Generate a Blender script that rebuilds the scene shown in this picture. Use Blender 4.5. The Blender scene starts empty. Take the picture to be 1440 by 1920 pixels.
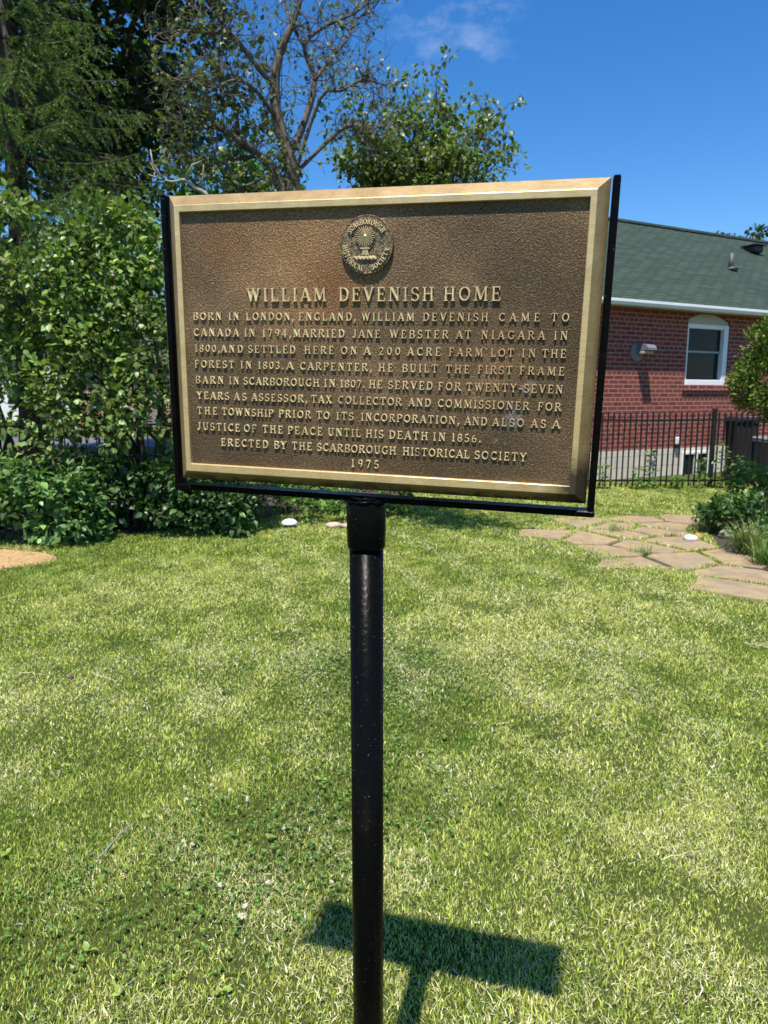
import bpy, math, random
import numpy as np
from mathutils import Vector, Matrix

R = math.radians
scene = bpy.context.scene
COL = scene.collection

# ------------------------------------------------------------------ camera, sky, sun, exposure
EYE = 1.5
FPX = 1331.0                       # focal length in pixels of the 1440 px wide photograph
PITCH = math.atan(220 / FPX)
cam_d = bpy.data.cameras.new('camera')
cam = bpy.data.objects.new('camera', cam_d)
COL.objects.link(cam)
cam_d.sensor_fit = 'HORIZONTAL'
cam_d.sensor_width = 36
cam_d.lens = 36 * FPX / 1440
cam_d.clip_start = 0.02
cam_d.clip_end = 2000
cam.location = (0, 0, EYE)
cam.rotation_euler = (math.pi / 2 - PITCH, 0, 0)
cam_d.dof.use_dof = True
cam_d.dof.focus_distance = 1.2
cam_d.dof.aperture_fstop = cam_d.lens / 2.1
scene.camera = cam

SUN_EL = R(68.0)
SUN_H = Vector((-0.24, -0.97))     # horizontal direction towards the sun
SUN_H.normalize()
world = bpy.data.worlds.new('World')
scene.world = world
world.use_nodes = True
wn, wl = world.node_tree.nodes, world.node_tree.links
bgn = wn['Background']
sky = wn.new('ShaderNodeTexSky')
sky.sky_type = 'NISHITA'
sky.sun_disc = False
sky.sun_elevation = SUN_EL
sky.sun_rotation = math.atan2(SUN_H.x, SUN_H.y)
sky.air_density = 1.0
sky.dust_density = 0.25
sky.ozone_density = 4.0
hs = wn.new('ShaderNodeHueSaturation')
hs.inputs['Saturation'].default_value = 1.33
hs.inputs['Hue'].default_value = 0.505
hs.inputs['Value'].default_value = 1.0
wl.new(sky.outputs[0], hs.inputs['Color'])
# thin fair weather wisps high in the sky
wtc = wn.new('ShaderNodeTexCoord')
wmap = wn.new('ShaderNodeMapping')
wmap.inputs['Scale'].default_value = (1.0, 1.0, 1.9)
wl.new(wtc.outputs['Generated'], wmap.inputs['Vector'])
wno = wn.new('ShaderNodeTexNoise')
wno.inputs['Scale'].default_value = 11.0
wno.inputs['Detail'].default_value = 7
wno.inputs['Roughness'].default_value = 0.62
wl.new(wmap.outputs[0], wno.inputs['Vector'])
wra = wn.new('ShaderNodeMapRange')
wra.inputs['From Min'].default_value = 0.5
wra.inputs['From Max'].default_value = 0.78
wra.inputs['To Max'].default_value = 0.38
wl.new(wno.outputs['Fac'], wra.inputs['Value'])
cdir = Vector((0.078, 0.90, 0.43)).normalized()     # the patch of sky that carries the wisps
dot = wn.new('ShaderNodeVectorMath')
dot.operation = 'DOT_PRODUCT'
dot.inputs[1].default_value = cdir
wl.new(wtc.outputs['Generated'], dot.inputs[0])
wrb = wn.new('ShaderNodeMapRange')
wrb.interpolation_type = 'SMOOTHSTEP'
wrb.inputs['From Min'].default_value = 0.9945
wrb.inputs['From Max'].default_value = 0.9995
wl.new(dot.outputs['Value'], wrb.inputs['Value'])
wmu = wn.new('ShaderNodeMath')
wmu.operation = 'MULTIPLY'
wl.new(wra.outputs[0], wmu.inputs[0])
wl.new(wrb.outputs[0], wmu.inputs[1])
wmx = wn.new('ShaderNodeMix')
wmx.data_type = 'RGBA'
wl.new(wmu.outputs[0], wmx.inputs['Factor'])
wl.new(hs.outputs[0], wmx.inputs['A'])
wmx.inputs['B'].default_value = (4.2, 4.9, 6.0, 1)
wl.new(wmx.outputs['Result'], bgn.inputs['Color'])
bgn.inputs['Strength'].default_value = 0.12

sun_d = bpy.data.lights.new('sun', 'SUN')
sun_d.energy = 5.0
sun_d.angle = R(0.8)
sun_d.color = (1.0, 0.95, 0.87)
sun = bpy.data.objects.new('sun', sun_d)
COL.objects.link(sun)
sdir = Vector((SUN_H.x * math.cos(SUN_EL), SUN_H.y * math.cos(SUN_EL), math.sin(SUN_EL)))
sun.rotation_euler = sdir.to_track_quat('Z', 'Y').to_euler()
sun.location = sdir * 30

vs = scene.view_settings
vs.view_transform = 'Standard'
vs.look = 'None'
vs.gamma = 1
vs.use_curve_mapping = False
vs.exposure = 0.6

# ------------------------------------------------------------------ helpers
def ray(px, py):
    c, s = math.cos(PITCH), math.sin(PITCH)
    x, y, z = px - 720, FPX, 960 - py
    return Vector((x, y * c + z * s, -y * s + z * c))

def at(px, py, Y):                 # point seen at photo pixel (px,py), Y metres ahead
    d = ray(px, py)
    return Vector((0, 0, EYE)) + d * (Y / d.y)

def gnd(px, py):                   # ground point seen at photo pixel
    d = ray(px, py)
    return Vector((0, 0, EYE)) + d * (-EYE / d.z)

def tag(o, label=None, cat=None, group=None, kind=None):
    if label: o['label'] = label
    if cat: o['category'] = cat
    if group: o['group'] = group
    if kind: o['kind'] = kind
    return o

def thing(name, label, cat, loc=(0, 0, 0), group=None):
    o = bpy.data.objects.new(name, None)
    o.empty_display_size = 0.1
    COL.objects.link(o)
    o.location = loc
    return tag(o, label, cat, group)

def adopt(o, parent):              # meshes are written in world coordinates; keep them there
    if parent is not None:
        o.parent = parent
        if parent.type == 'EMPTY':
            o.matrix_parent_inverse = Matrix.Translation(-Vector(parent.location))
    return o

def dup(o, parent=None, loc=None):
    c = o.copy()
    COL.objects.link(c)
    if parent is not None: c.parent = parent
    if loc is not None: c.location = loc
    for ch in list(o.children):
        dup(ch, c)
    return c

def mesh_np(name, V, loops, totals, mat, parent=None, col=None, smooth=False):
    me = bpy.data.meshes.new(name)
    V = np.asarray(V, np.float32)
    loops = np.asarray(loops, np.int32)
    totals = np.asarray(totals, np.int32)
    me.vertices.add(len(V))
    me.vertices.foreach_set('co', V.ravel())
    me.loops.add(len(loops))
    me.loops.foreach_set('vertex_index', loops)
    me.polygons.add(len(totals))
    starts = np.concatenate([[0], np.cumsum(totals)[:-1]]).astype(np.int32)
    me.polygons.foreach_set('loop_start', starts)
    if smooth:
        me.polygons.foreach_set('use_smooth', np.ones(len(totals), bool))
    if col is not None:
        a = me.color_attributes.new('col', 'FLOAT_COLOR', 'POINT')
        c = np.ones((len(V), 4), np.float32)
        c[:, :3] = col
        a.data.foreach_set('color', c.ravel())
    me.update(calc_edges=True)
    me.materials.append(mat)
    o = bpy.data.objects.new(name, me)
    COL.objects.link(o)
    return adopt(o, parent)

def frame(d):
    d = d.normalized()
    a = Vector((0, 0, 1)) if abs(d.z) < 0.9 else Vector((1, 0, 0))
    u = d.cross(a).normalized()
    return u, d.cross(u).normalized()

class MB:
    def __init__(s):
        s.v, s.f = [], []
    def add(s, vs_, fs):
        n = len(s.v)
        s.v += [tuple(p) for p in vs_]
        s.f += [[i + n for i in f] for f in fs]
        return s
    def box(s, c, size, M=None, bev=0.0):
        hx, hy, hz = size[0] / 2, size[1] / 2, size[2] / 2
        b = min(bev, hx * .9, hy * .9, hz * .9)
        c = Vector(c)
        if b <= 0:
            vs_ = [Vector((x, y, z)) for z in (-hz, hz) for x, y in ((-hx, -hy), (hx, -hy), (hx, hy), (-hx, hy))]
            fs = [(3, 2, 1, 0), (4, 5, 6, 7), (0, 1, 5, 4), (1, 2, 6, 5), (2, 3, 7, 6), (3, 0, 4, 7)]
        else:
            vs_ = []
            for sz in (-1, 1):
                for sx, sy in ((-1, -1), (1, -1), (1, 1), (-1, 1)):
                    vs_ += [Vector((sx * hx, sy * (hy - b), sz * (hz - b))), Vector((sx * (hx - b), sy * hy, sz * (hz - b))),
                            Vector((sx * (hx - b), sy * (hy - b), sz * hz))]
            i = lambda z, k, a: (z * 4 + k % 4) * 3 + a
            fs = [[i(0, k, 2) for k in (3, 2, 1, 0)], [i(1, k, 2) for k in (0, 1, 2, 3)]]
            ax = {0: 1, 1: 0, 2: 1, 3: 0}
            for k in range(4):
                a = ax[k]
                fs.append([i(0, k, a), i(0, k + 1, a), i(1, k + 1, a), i(1, k, a)])
                fs.append([i(1, k, a), i(1, k + 1, a), i(1, k + 1, 2), i(1, k, 2)])
                fs.append([i(0, k + 1, a), i(0, k, a), i(0, k, 2), i(0, k + 1, 2)])
                p, q = (1, 0) if k in (1, 3) else (0, 1)
                fs.append([i(0, k, p), i(0, k, q), i(1, k, q), i(1, k, p)])
                for z in (0, 1):
                    t = [i(z, k, 0), i(z, k, 1), i(z, k, 2)]
                    fs.append(t)
        if M is not None:
            vs_ = [M @ p for p in vs_]
        return s.add([c + p for p in vs_], fs)
    def tube(s, pts, radii, n=8, cap=True):
        pts = [Vector(p) for p in pts]
        if not hasattr(radii, '__len__'): radii = [radii] * len(pts)
        vs_, fs = [], []
        u = None
        for k, p in enumerate(pts):
            d = (pts[min(k + 1, len(pts) - 1)] - pts[max(k - 1, 0)])
            if d.length < 1e-9: d = Vector((0, 0, 1))
            d.normalize()
            if u is None: u, w = frame(d)
            else:
                u = (u - d * u.dot(d))
                if u.length < 1e-6: u, w = frame(d)
                u.normalize()
                w = d.cross(u)
            for j in range(n):
                a = 2 * math.pi * j / n
                vs_.append(p + (u * math.cos(a) + w * math.sin(a)) * radii[k])
        for k in range(len(pts) - 1):
            for j in range(n):
                fs.append((k * n + j, k * n + (j + 1) % n, (k + 1) * n + (j + 1) % n, (k + 1) * n + j))
        if cap:
            fs.append(tuple(range(n))[::-1])
            fs.append(tuple((len(pts) - 1) * n + j for j in range(n)))
        return s.add(vs_, fs)
    def prism(s, poly, z0, z1, M=None, inset=0.0):
        n = len(poly)
        cx, cy = sum(p[0] for p in poly) / n, sum(p[1] for p in poly) / n
        vs_ = [Vector((x, y, z0)) for x, y in poly]
        vs_ += [Vector((cx + (x - cx) * (1 - inset), cy + (y - cy) * (1 - inset), z1)) for x, y in poly]
        fs = [tuple(range(n))[::-1], tuple(range(n, 2 * n))] + [(j, (j + 1) % n, n + (j + 1) % n, n + j) for j in range(n)]
        if M is not None: vs_ = [M @ p for p in vs_]
        return s.add(vs_, fs)
    def build(s, name, mat, parent=None, smooth=False, M=None):
        me = bpy.data.meshes.new(name)
        me.from_pydata(s.v, [], s.f)
        me.validate()
        if smooth:
            for p in me.polygons: p.use_smooth = True
        me.materials.append(mat)
        o = bpy.data.objects.new(name, me)
        COL.objects.link(o)
        if M is not None:
            o.matrix_basis = M
        return adopt(o, parent)

# ---- node helpers
class NT:
    def __init__(s, name):
        s.m = bpy.data.materials.new(name)
        s.m.use_nodes = True
        s.t = s.m.node_tree
        s.n, s.l = s.t.nodes, s.t.links
        s.b = s.n['Principled BSDF']
        s.out = s.n['Material Output']
    def node(s, t, **kw):
        n = s.n.new(t)
        for k, v in kw.items(): setattr(n, k, v)
        return n
    def put(s, sock, v):
        if isinstance(v, bpy.types.NodeSocket): s.l.new(v, sock)
        elif isinstance(v, (tuple, list)) and len(v) == 3 and sock.type == 'RGBA': sock.default_value = (*v, 1)
        else: sock.default_value = v
    def obj(s):
        return s.node('ShaderNodeTexCoord').outputs['Object']
    def scaled(s, vec, sc, loc=(0, 0, 0), rot=(0, 0, 0)):
        m = s.node('ShaderNodeMapping')
        s.put(m.inputs['Vector'], vec)
        m.inputs['Scale'].default_value = sc
        m.inputs['Location'].default_value = loc
        m.inputs['Rotation'].default_value = rot
        return m.outputs[0]
    def noise(s, vec, scale, detail=4, rough=.55, dist=0.0):
        n = s.node('ShaderNodeTexNoise')
        s.put(n.inputs['Vector'], vec)
        n.inputs['Scale'].default_value = scale
        n.inputs['Detail'].default_value = detail
        n.inputs['Roughness'].default_value = rough
        n.inputs['Distortion'].default_value = dist
        return n.outputs['Fac']
    def voro(s, vec, scale, feature='F1', out='Distance'):
        n = s.node('ShaderNodeTexVoronoi', feature=feature)
        s.put(n.inputs['Vector'], vec)
        n.inputs['Scale'].default_value = scale
        return n.outputs[out]
    def rng(s, v, a, b, c=0., d=1.):
        n = s.node('ShaderNodeMapRange')
        s.put(n.inputs['Value'], v)
        for k, x in zip(('From Min', 'From Max', 'To Min', 'To Max'), (a, b, c, d)): n.inputs[k].default_value = x
        return n.outputs[0]
    def math(s, op, a, b=0.5, c=None):
        n = s.node('ShaderNodeMath', operation=op)
        s.put(n.inputs[0], a)
        s.put(n.inputs[1], b)
        if c is not None: s.put(n.inputs[2], c)
        return n.outputs[0]
    def mix(s, f, a, b, mode='MIX'):
        n = s.node('ShaderNodeMix', data_type='RGBA', blend_type=mode)
        s.put(n.inputs['Factor'], f)
        s.put(n.inputs['A'], a)
        s.put(n.inputs['B'], b)
        return n.outputs['Result']
    def ramp(s, v, stops):
        n = s.node('ShaderNodeValToRGB')
        s.put(n.inputs[0], v)
        e = n.color_ramp.elements
        while len(e) < len(stops): e.new(0.5)
        for x, (p, c) in zip(e, stops):
            x.position = p
            x.color = (*c, 1)
        return n.outputs[0]
    def bump(s, h, strength=.5, dist=.01, normal=None):
        n = s.node('ShaderNodeBump')
        s.put(n.inputs['Height'], h)
        n.inputs['Strength'].default_value = strength
        n.inputs['Distance'].default_value = dist
        if normal is not None: s.l.new(normal, n.inputs['Normal'])
        return n.outputs[0]
    def set(s, base=None, rough=None, metal=None, normal=None, spec=None):
        for k, v in (('Base Color', base), ('Roughness', rough), ('Metallic', metal), ('Normal', normal), ('Specular IOR Level', spec)):
            if v is not None: s.put(s.b.inputs[k], v)
        return s.m

def plain(name, c, rough=.6, metal=0., var=.25, scale=8, bump=0.0, bscale=60):
    t = NT(name)
    o = t.obj()
    n = t.noise(o, scale, 5)
    k = t.rng(n, .3, .7)
    base = t.mix(k, tuple(x * (1 - var) for x in c), tuple(min(1, x * (1 + var)) for x in c))
    nm = t.bump(t.noise(o, bscale, 3), bump, .004) if bump else None
    return t.set(base, rough, metal, nm)

def leafmat(name, trans=.35, gloss=.06, rough=.4):
    t = NT(name)
    t.n.remove(t.b)
    a = t.node('ShaderNodeAttribute', attribute_name='col')
    d = t.node('ShaderNodeBsdfDiffuse')
    t.l.new(a.outputs['Color'], d.inputs['Color'])
    tr = t.node('ShaderNodeBsdfTranslucent')
    t.l.new(t.mix(1.0, a.outputs['Color'], (1.0, 1.15, .45), 'MULTIPLY'), tr.inputs['Color'])
    m1 = t.node('ShaderNodeMixShader')
    m1.inputs[0].default_value = trans
    t.l.new(d.outputs[0], m1.inputs[1])
    t.l.new(tr.outputs[0], m1.inputs[2])
    g = t.node('ShaderNodeBsdfGlossy')
    g.inputs['Roughness'].default_value = rough
    m2 = t.node('ShaderNodeMixShader')
    m2.inputs[0].default_value = gloss
    t.l.new(m1.outputs[0], m2.inputs[1])
    t.l.new(g.outputs[0], m2.inputs[2])
    t.l.new(m2.outputs[0], t.out.inputs[0])
    return t.m

LEAF = leafmat('leaf_surface', .34, .035, .42)
GRASS = leafmat('grass_blade', .3, .012, .5)
NEEDLE = leafmat('needle_surface', .2, .02, .5)

def bark(name, c1, c2, scale=14):
    t = NT(name)
    o = t.obj()
    n = t.noise(t.scaled(o, (1, 1, .25)), scale, 6, .65)
    return t.set(t.ramp(n, [(.3, c1), (.7, c2)]), .9, 0, t.bump(n, .8, .02), .2)

BARK_DARK = bark('dark_bark', (.025, .02, .016), (.10, .08, .06))
BARK_GREY = bark('grey_bark', (.05, .04, .032), (.19, .16, .125), 20)
BARK_PALE = bark('pale_dead_bark', (.22, .2, .17), (.45, .42, .36), 24)

# ---- leaves
OVATE = (np.array([(0, 0, 0), (-.33, .3, .07), (.33, .3, .07), (-.24, .66, .05), (.24, .66, .05), (0, 1, -.1), (0, .33, 0), (0, .68, 0)], np.float32),
         [(0, 6, 1), (0, 2, 6), (1, 6, 7, 3), (6, 2, 4, 7), (3, 7, 5), (7, 4, 5)])
NARROW = (np.array([(0, 0, 0), (-.11, .45, .03), (.11, .45, .03), (0, 1, -.08)], np.float32), [(0, 2, 3, 1)])
ROUND = (np.array([(0, .05, 0), (-.42, .05, .06), (-.5, .45, .08), (-.28, .82, .03), (0, .98, -.03), (.28, .82, .03), (.5, .45, .08), (.42, .05, .06), (0, .45, -.02)], np.float32),
         [(8, 0, 1), (8, 1, 2), (8, 2, 3), (8, 3, 4), (8, 4, 5), (8, 5, 6), (8, 6, 7), (8, 7, 0)])

def unit(a):
    return a / np.maximum(np.linalg.norm(a, axis=1, keepdims=True), 1e-9)

def leaves(name, P, T, N, size, col, mat, parent=None, tpl=OVATE):
    """P base points, T along the leaf, N up side: one mesh of many small leaf blades."""
    P, T, N = (np.asarray(a, np.float64) for a in (P, T, N))
    T = unit(T)
    B = unit(np.cross(T, N))
    N = np.cross(B, T)
    tv, tf = tpl
    n, k = len(P), len(tv)
    size = np.broadcast_to(np.asarray(size, np.float64), (n,))[:, None, None]
    V = P[:, None] + size * (tv[None, :, 0:1] * B[:, None] + tv[None, :, 1:2] * T[:, None] + tv[None, :, 2:3] * N[:, None])
    lo = np.concatenate([np.array(f) for f in tf])
    to = np.array([len(f) for f in tf])
    loops = (np.arange(n)[:, None] * k + lo[None]).ravel()
    tot = np.tile(to, n)
    c = np.repeat(np.asarray(col), k, axis=0)
    return mesh_np(name, V.reshape(-1, 3), loops, tot, mat, parent, c)

def mixcol(rg, n, cols, jit=.18):
    cols = np.asarray(cols, np.float64)
    w = rg.dirichlet(np.ones(len(cols)) * .8, n)
    c = w @ cols
    return np.clip(c * (1 + rg.normal(0, jit, (n, 1))), .004, .9)

def clump_leaves(rg, clumps, per, droop=.25, up=.7):
    """clumps: (n,4) centre+radius; leaf bases on their outer shells."""
    C = np.repeat(clumps, per, axis=0)
    d = unit(rg.normal(size=(len(C), 3)))
    rr = C[:, 3:4] * (.45 + .6 * rg.random((len(C), 1)))
    P = C[:, :3] + d * rr * np.array([1, 1, .85])
    T = unit(d + rg.normal(0, .55, d.shape) + np.array([0, 0, -droop]))
    N = unit(d * .6 + np.array([0, 0, up]) + rg.normal(0, .45, d.shape))
    return P, T, N

def crown_clumps(rg, c, r, n, cr, hollow=.55, squash=1.0):
    """n clump centres through an ellipsoid, more near its skin, uneven."""
    d = unit(rg.normal(size=(n, 3)))
    q = hollow + (1 - hollow) * rg.random((n, 1)) ** .6
    lump = 1 + .18 * np.sin(d[:, :1] * 5 + 1.3) * np.cos(d[:, 1:2] * 6) + .15 * np.sin(d[:, 2:3] * 7 + d[:, :1] * 4)
    P = np.asarray(c) + d * q * lump * np.asarray(r)
    return np.hstack([P, cr * (.6 + .8 * rg.random((n, 1)))])

def limb(mb, p0, p1, r0, r1, rd, wob=.06, n=6, sides=6):
    p0, p1 = Vector(p0), Vector(p1)
    L = (p1 - p0).length
    pts = [p0]
    for k in range(1, n):
        t = k / n
        pts.append(p0.lerp(p1, t) + Vector((rd.gauss(0, wob), rd.gauss(0, wob), rd.gauss(0, wob) + .08 * math.sin(t * 3.14))) * L)
    pts.append(p1)
    mb.tube(pts, [r0 + (r1 - r0) * k / n for k in range(n + 1)], sides)
    return pts

# ------------------------------------------------------------------ ground
def in_poly(x, y, poly):
    ins = np.zeros(len(x), bool)
    n = len(poly)
    for i in range(n):
        x0, y0 = poly[i]
        x1, y1 = poly[(i + 1) % n]
        c = ((y0 > y) != (y1 > y)) & (x < (x1 - x0) * (y - y0) / (y1 - y0 + 1e-12) + x0)
        ins ^= c
    return ins

gt = NT('lawn_soil')
o = gt.obj()
n1 = gt.noise(o, 1.3, 4)
n2 = gt.noise(o, 40, 5, .7)
n3 = gt.noise(gt.scaled(o, (90, 90, 1)), 3, 3, .7)
gc = gt.mix(gt.rng(n1, .35, .65), (.045, .075, .015), (.075, .105, .022))
gc = gt.mix(gt.rng(n2, .4, .68), gc, (.10, .105, .035))
gc = gt.mix(gt.rng(n3, .5, .75), gc, (.04, .035, .018))
gt.set(gc, .95, 0, gt.bump(n2, .9, .03), .1)
mb = MB()
S = 400
mb.add([(-S, -S, 0), (S, -S, 0), (S, S, 0), (-S, S, 0)], [(0, 1, 2, 3)])
tag(mb.build('ground', gt.m), kind='structure')

# road seen through the shrubs at the left
mb = MB()
mb.add([(-30, 19, .004), (4, 21.5, .004), (4, 26.5, .004), (-30, 24, .004)], [(0, 1, 2, 3)])
tag(mb.build('road', plain('asphalt', (.11, .11, .12), .9, 0, .2, 3, .3, 90)), kind='structure')

# flagstone path
rd = random.Random(5)
PATH = [gnd(*p).xy for p in ((962, 993), (1050, 1012), (1110, 1024), (1170, 1052), (1240, 1082), (1330, 1104), (1440, 1134), (1600, 1180), (1600, 1100),
                             (1440, 1062), (1385, 1030), (1345, 1000), (1330, 985), (1322, 960), (1225, 966), (1120, 976), (1040, 986))]
PATH = [(p.x, p.y) for p in PATH]
def clip_half(poly, a, b, c):      # keep ax+by<=c
    out = []
    for i in range(len(poly)):
        p, q = poly[i], poly[(i + 1) % len(poly)]
        dp, dq = a * p[0] + b * p[1] - c, a * q[0] + b * q[1] - c
        if dp <= 0: out.append(p)
        if dp * dq < 0:
            t = dp / (dp - dq)
            out.append((p[0] + (q[0] - p[0]) * t, p[1] + (q[1] - p[1]) * t))
    return out
sites = []
px0, px1 = min(p[0] for p in PATH), max(p[0] for p in PATH)
py0, py1 = min(p[1] for p in PATH), max(p[1] for p in PATH)
tries = 0
while tries < 4000:
    tries += 1
    q = (rd.uniform(px0 - .3, px1 + .3), rd.uniform(py0 - .3, py1 + .3))
    if all((q[0] - s_[0]) ** 2 + ((q[1] - s_[1]) * .8) ** 2 > (.27 + .22 * ((len(sites) * .37) % 1)) ** 2 for s_ in sites): sites.append(q)
SLABS = []
mb = MB()
pathin = in_poly(np.array([s_[0] for s_ in sites]), np.array([s_[1] for s_ in sites]), PATH)
for i, s_ in enumerate(sites):
    if not pathin[i]: continue
    cell = [(s_[0] - 1, s_[1] - 1), (s_[0] + 1, s_[1] - 1), (s_[0] + 1, s_[1] + 1), (s_[0] - 1, s_[1] + 1)]
    for j, q in enumerate(sites):
        if j == i: continue
        a, b = q[0] - s_[0], q[1] - s_[1]
        L = math.hypot(a, b)
        if L > 2.2: continue
        a, b = a / L, b / L
        c = a * (s_[0] + q[0]) / 2 + b * (s_[1] + q[1]) / 2 - rd.uniform(.006, .034)
        cell = clip_half(cell, a, b, c)
        if len(cell) < 3: break
    if len(cell) < 3: continue
    # ragged, rounded outline
    out = []
    for k in range(len(cell)):
        p, q = Vector(cell[k]), Vector(cell[(k + 1) % len(cell)])
        L = (q - p).length
        m = max(2, int(L / .09))
        for h in range(m):
            t = (h + (.04 if h == 0 else 0)) / m
            w = p.lerp(q, t)
            out.append((w.x + rd.gauss(0, .006), w.y + rd.gauss(0, .006)))
    SLABS.append(out)
    z = .010 + rd.uniform(0, .010)
    mb.prism(out, -.02, z, None, .03)
st = NT('flagstone')
o = st.obj()
cell = st.voro(o, 1.7, 'F1', 'Color')
sep = st.node('ShaderNodeSeparateColor')
st.l.new(cell, sep.inputs[0])
base = st.ramp(sep.outputs[0], [(0, (.25, .19, .115)), (.35, (.33, .25, .135)), (.6, (.27, .215, .15)), (1, (.36, .275, .15))])
nn = st.noise(o, 9, 6, .7)
base = st.mix(st.rng(st.noise(o, 3.1, 4, .6), .42, .62), base, (.37, .26, .13))
base = st.mix(st.rng(nn, .38, .72, 0, .8), base, (.19, .145, .115))
base = st.mix(st.rng(st.noise(o, 55, 4), .55, .75), base, (.36, .28, .19))
st.set(base, .9, 0, st.bump(nn, .5, .01), .2)
tag(mb.build('stone_path', st.m), kind='structure')

rg0 = np.random.default_rng(99)
NARROW2 = (np.array([(-.02, 0, 0), (.02, 0, 0), (.015, 1, .0), (-.015, 1, .0)], np.float32), [(0, 1, 2, 3)])
# patch of straw coloured bare soil at the left edge
stc = gnd(8, 1052)
STRAW = [(stc.x + math.cos(a) * (.52 + .07 * math.sin(3 * a + 1)) - .12, stc.y + math.sin(a) * (.44 + .05 * math.sin(4 * a))) for a in [k * math.pi / 20 for k in range(40)]]
mb = MB()
mb.prism(STRAW, -.01, .02, None, .12)
sm = NT('straw_soil')
o = sm.obj()
nn = sm.noise(sm.scaled(o, (14, 60, 14), rot=(0, 0, .5)), 2, 6, .75)
sm.set(sm.ramp(nn, [(.3, (.34, .20, .085)), (.55, (.58, .39, .19)), (.8, (.68, .51, .29))]), .95, 0, sm.bump(nn, .9, .02), .1)
tag(mb.build('straw_patch', sm.m), kind='structure')

ns = 420
aa, rr_ = rg0.uniform(0, 6.28, ns), np.sqrt(rg0.random(ns)) * .56
sp0 = np.stack([stc.x - .12 + np.cos(aa) * rr_, stc.y + np.sin(aa) * rr_ * .85, rg0.uniform(.015, .035, ns)], 1)
ta = rg0.uniform(0, 6.28, ns)
tag(leaves('straw', sp0, np.stack([np.cos(ta), np.sin(ta), rg0.uniform(-.05, .15, ns)], 1), np.tile([0, 0, 1.], (ns, 1)), rg0.uniform(.05, .16, ns),
           mixcol(rg0, ns, [(.6, .42, .2), (.7, .56, .33), (.42, .26, .11)]), LEAF, None, NARROW2), 'loose straw strewn on the bare patch at the left edge', 'straw', kind='stuff')

# dark soil of the planting beds
BED_R = [gnd(*p).xy for p in ((1312, 962), (1322, 1000), (1372, 1056), (1440, 1085), (1620, 1110), (1620, 958), (1440, 954), (1345, 958))]
BED_R = [(p.x, p.y) for p in BED_R]
BED_L = [(-6.5, 7.0), (-3.3, 7.45), (-2.6, 7.6), (-1.9, 8.3), (-1.0, 9.0), (-.2, 9.3), (.35, 9.9), (.4, 12), (-6.5, 12)]
mb = MB()
mb.prism(BED_R, -.01, .01)
mb.prism(BED_L, -.01, .01)
tag(mb.build('soil', plain('bed_soil', (.045, .032, .022), .95, 0, .4, 14, .9, 40)), kind='structure')

# ------------------------------------------------------------------ lawn
rg = np.random.default_rng(7)
def scatter(y0, y1, dens, x_slope=.62, pad=1.4):
    A = []
    ys = np.linspace(y0, y1, 13)
    for a, b in zip(ys[:-1], ys[1:]):
        w = x_slope * b + pad
        n = int(dens * (b - a) * 2 * w)
        A.append(np.stack([rg.uniform(-w, w, n), rg.uniform(a, b, n)], 1))
    return np.concatenate(A)

def noise2(x, y, s, seed):
    r_ = np.random.default_rng(seed)
    v = np.zeros(len(x))
    for k in range(7):
        a = r_.uniform(0, 6.28)
        f = s * r_.uniform(.6, 1.7)
        v += np.sin((x * math.cos(a) + y * math.sin(a)) * f + r_.uniform(0, 6.28))
    return v / 2.6

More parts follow.
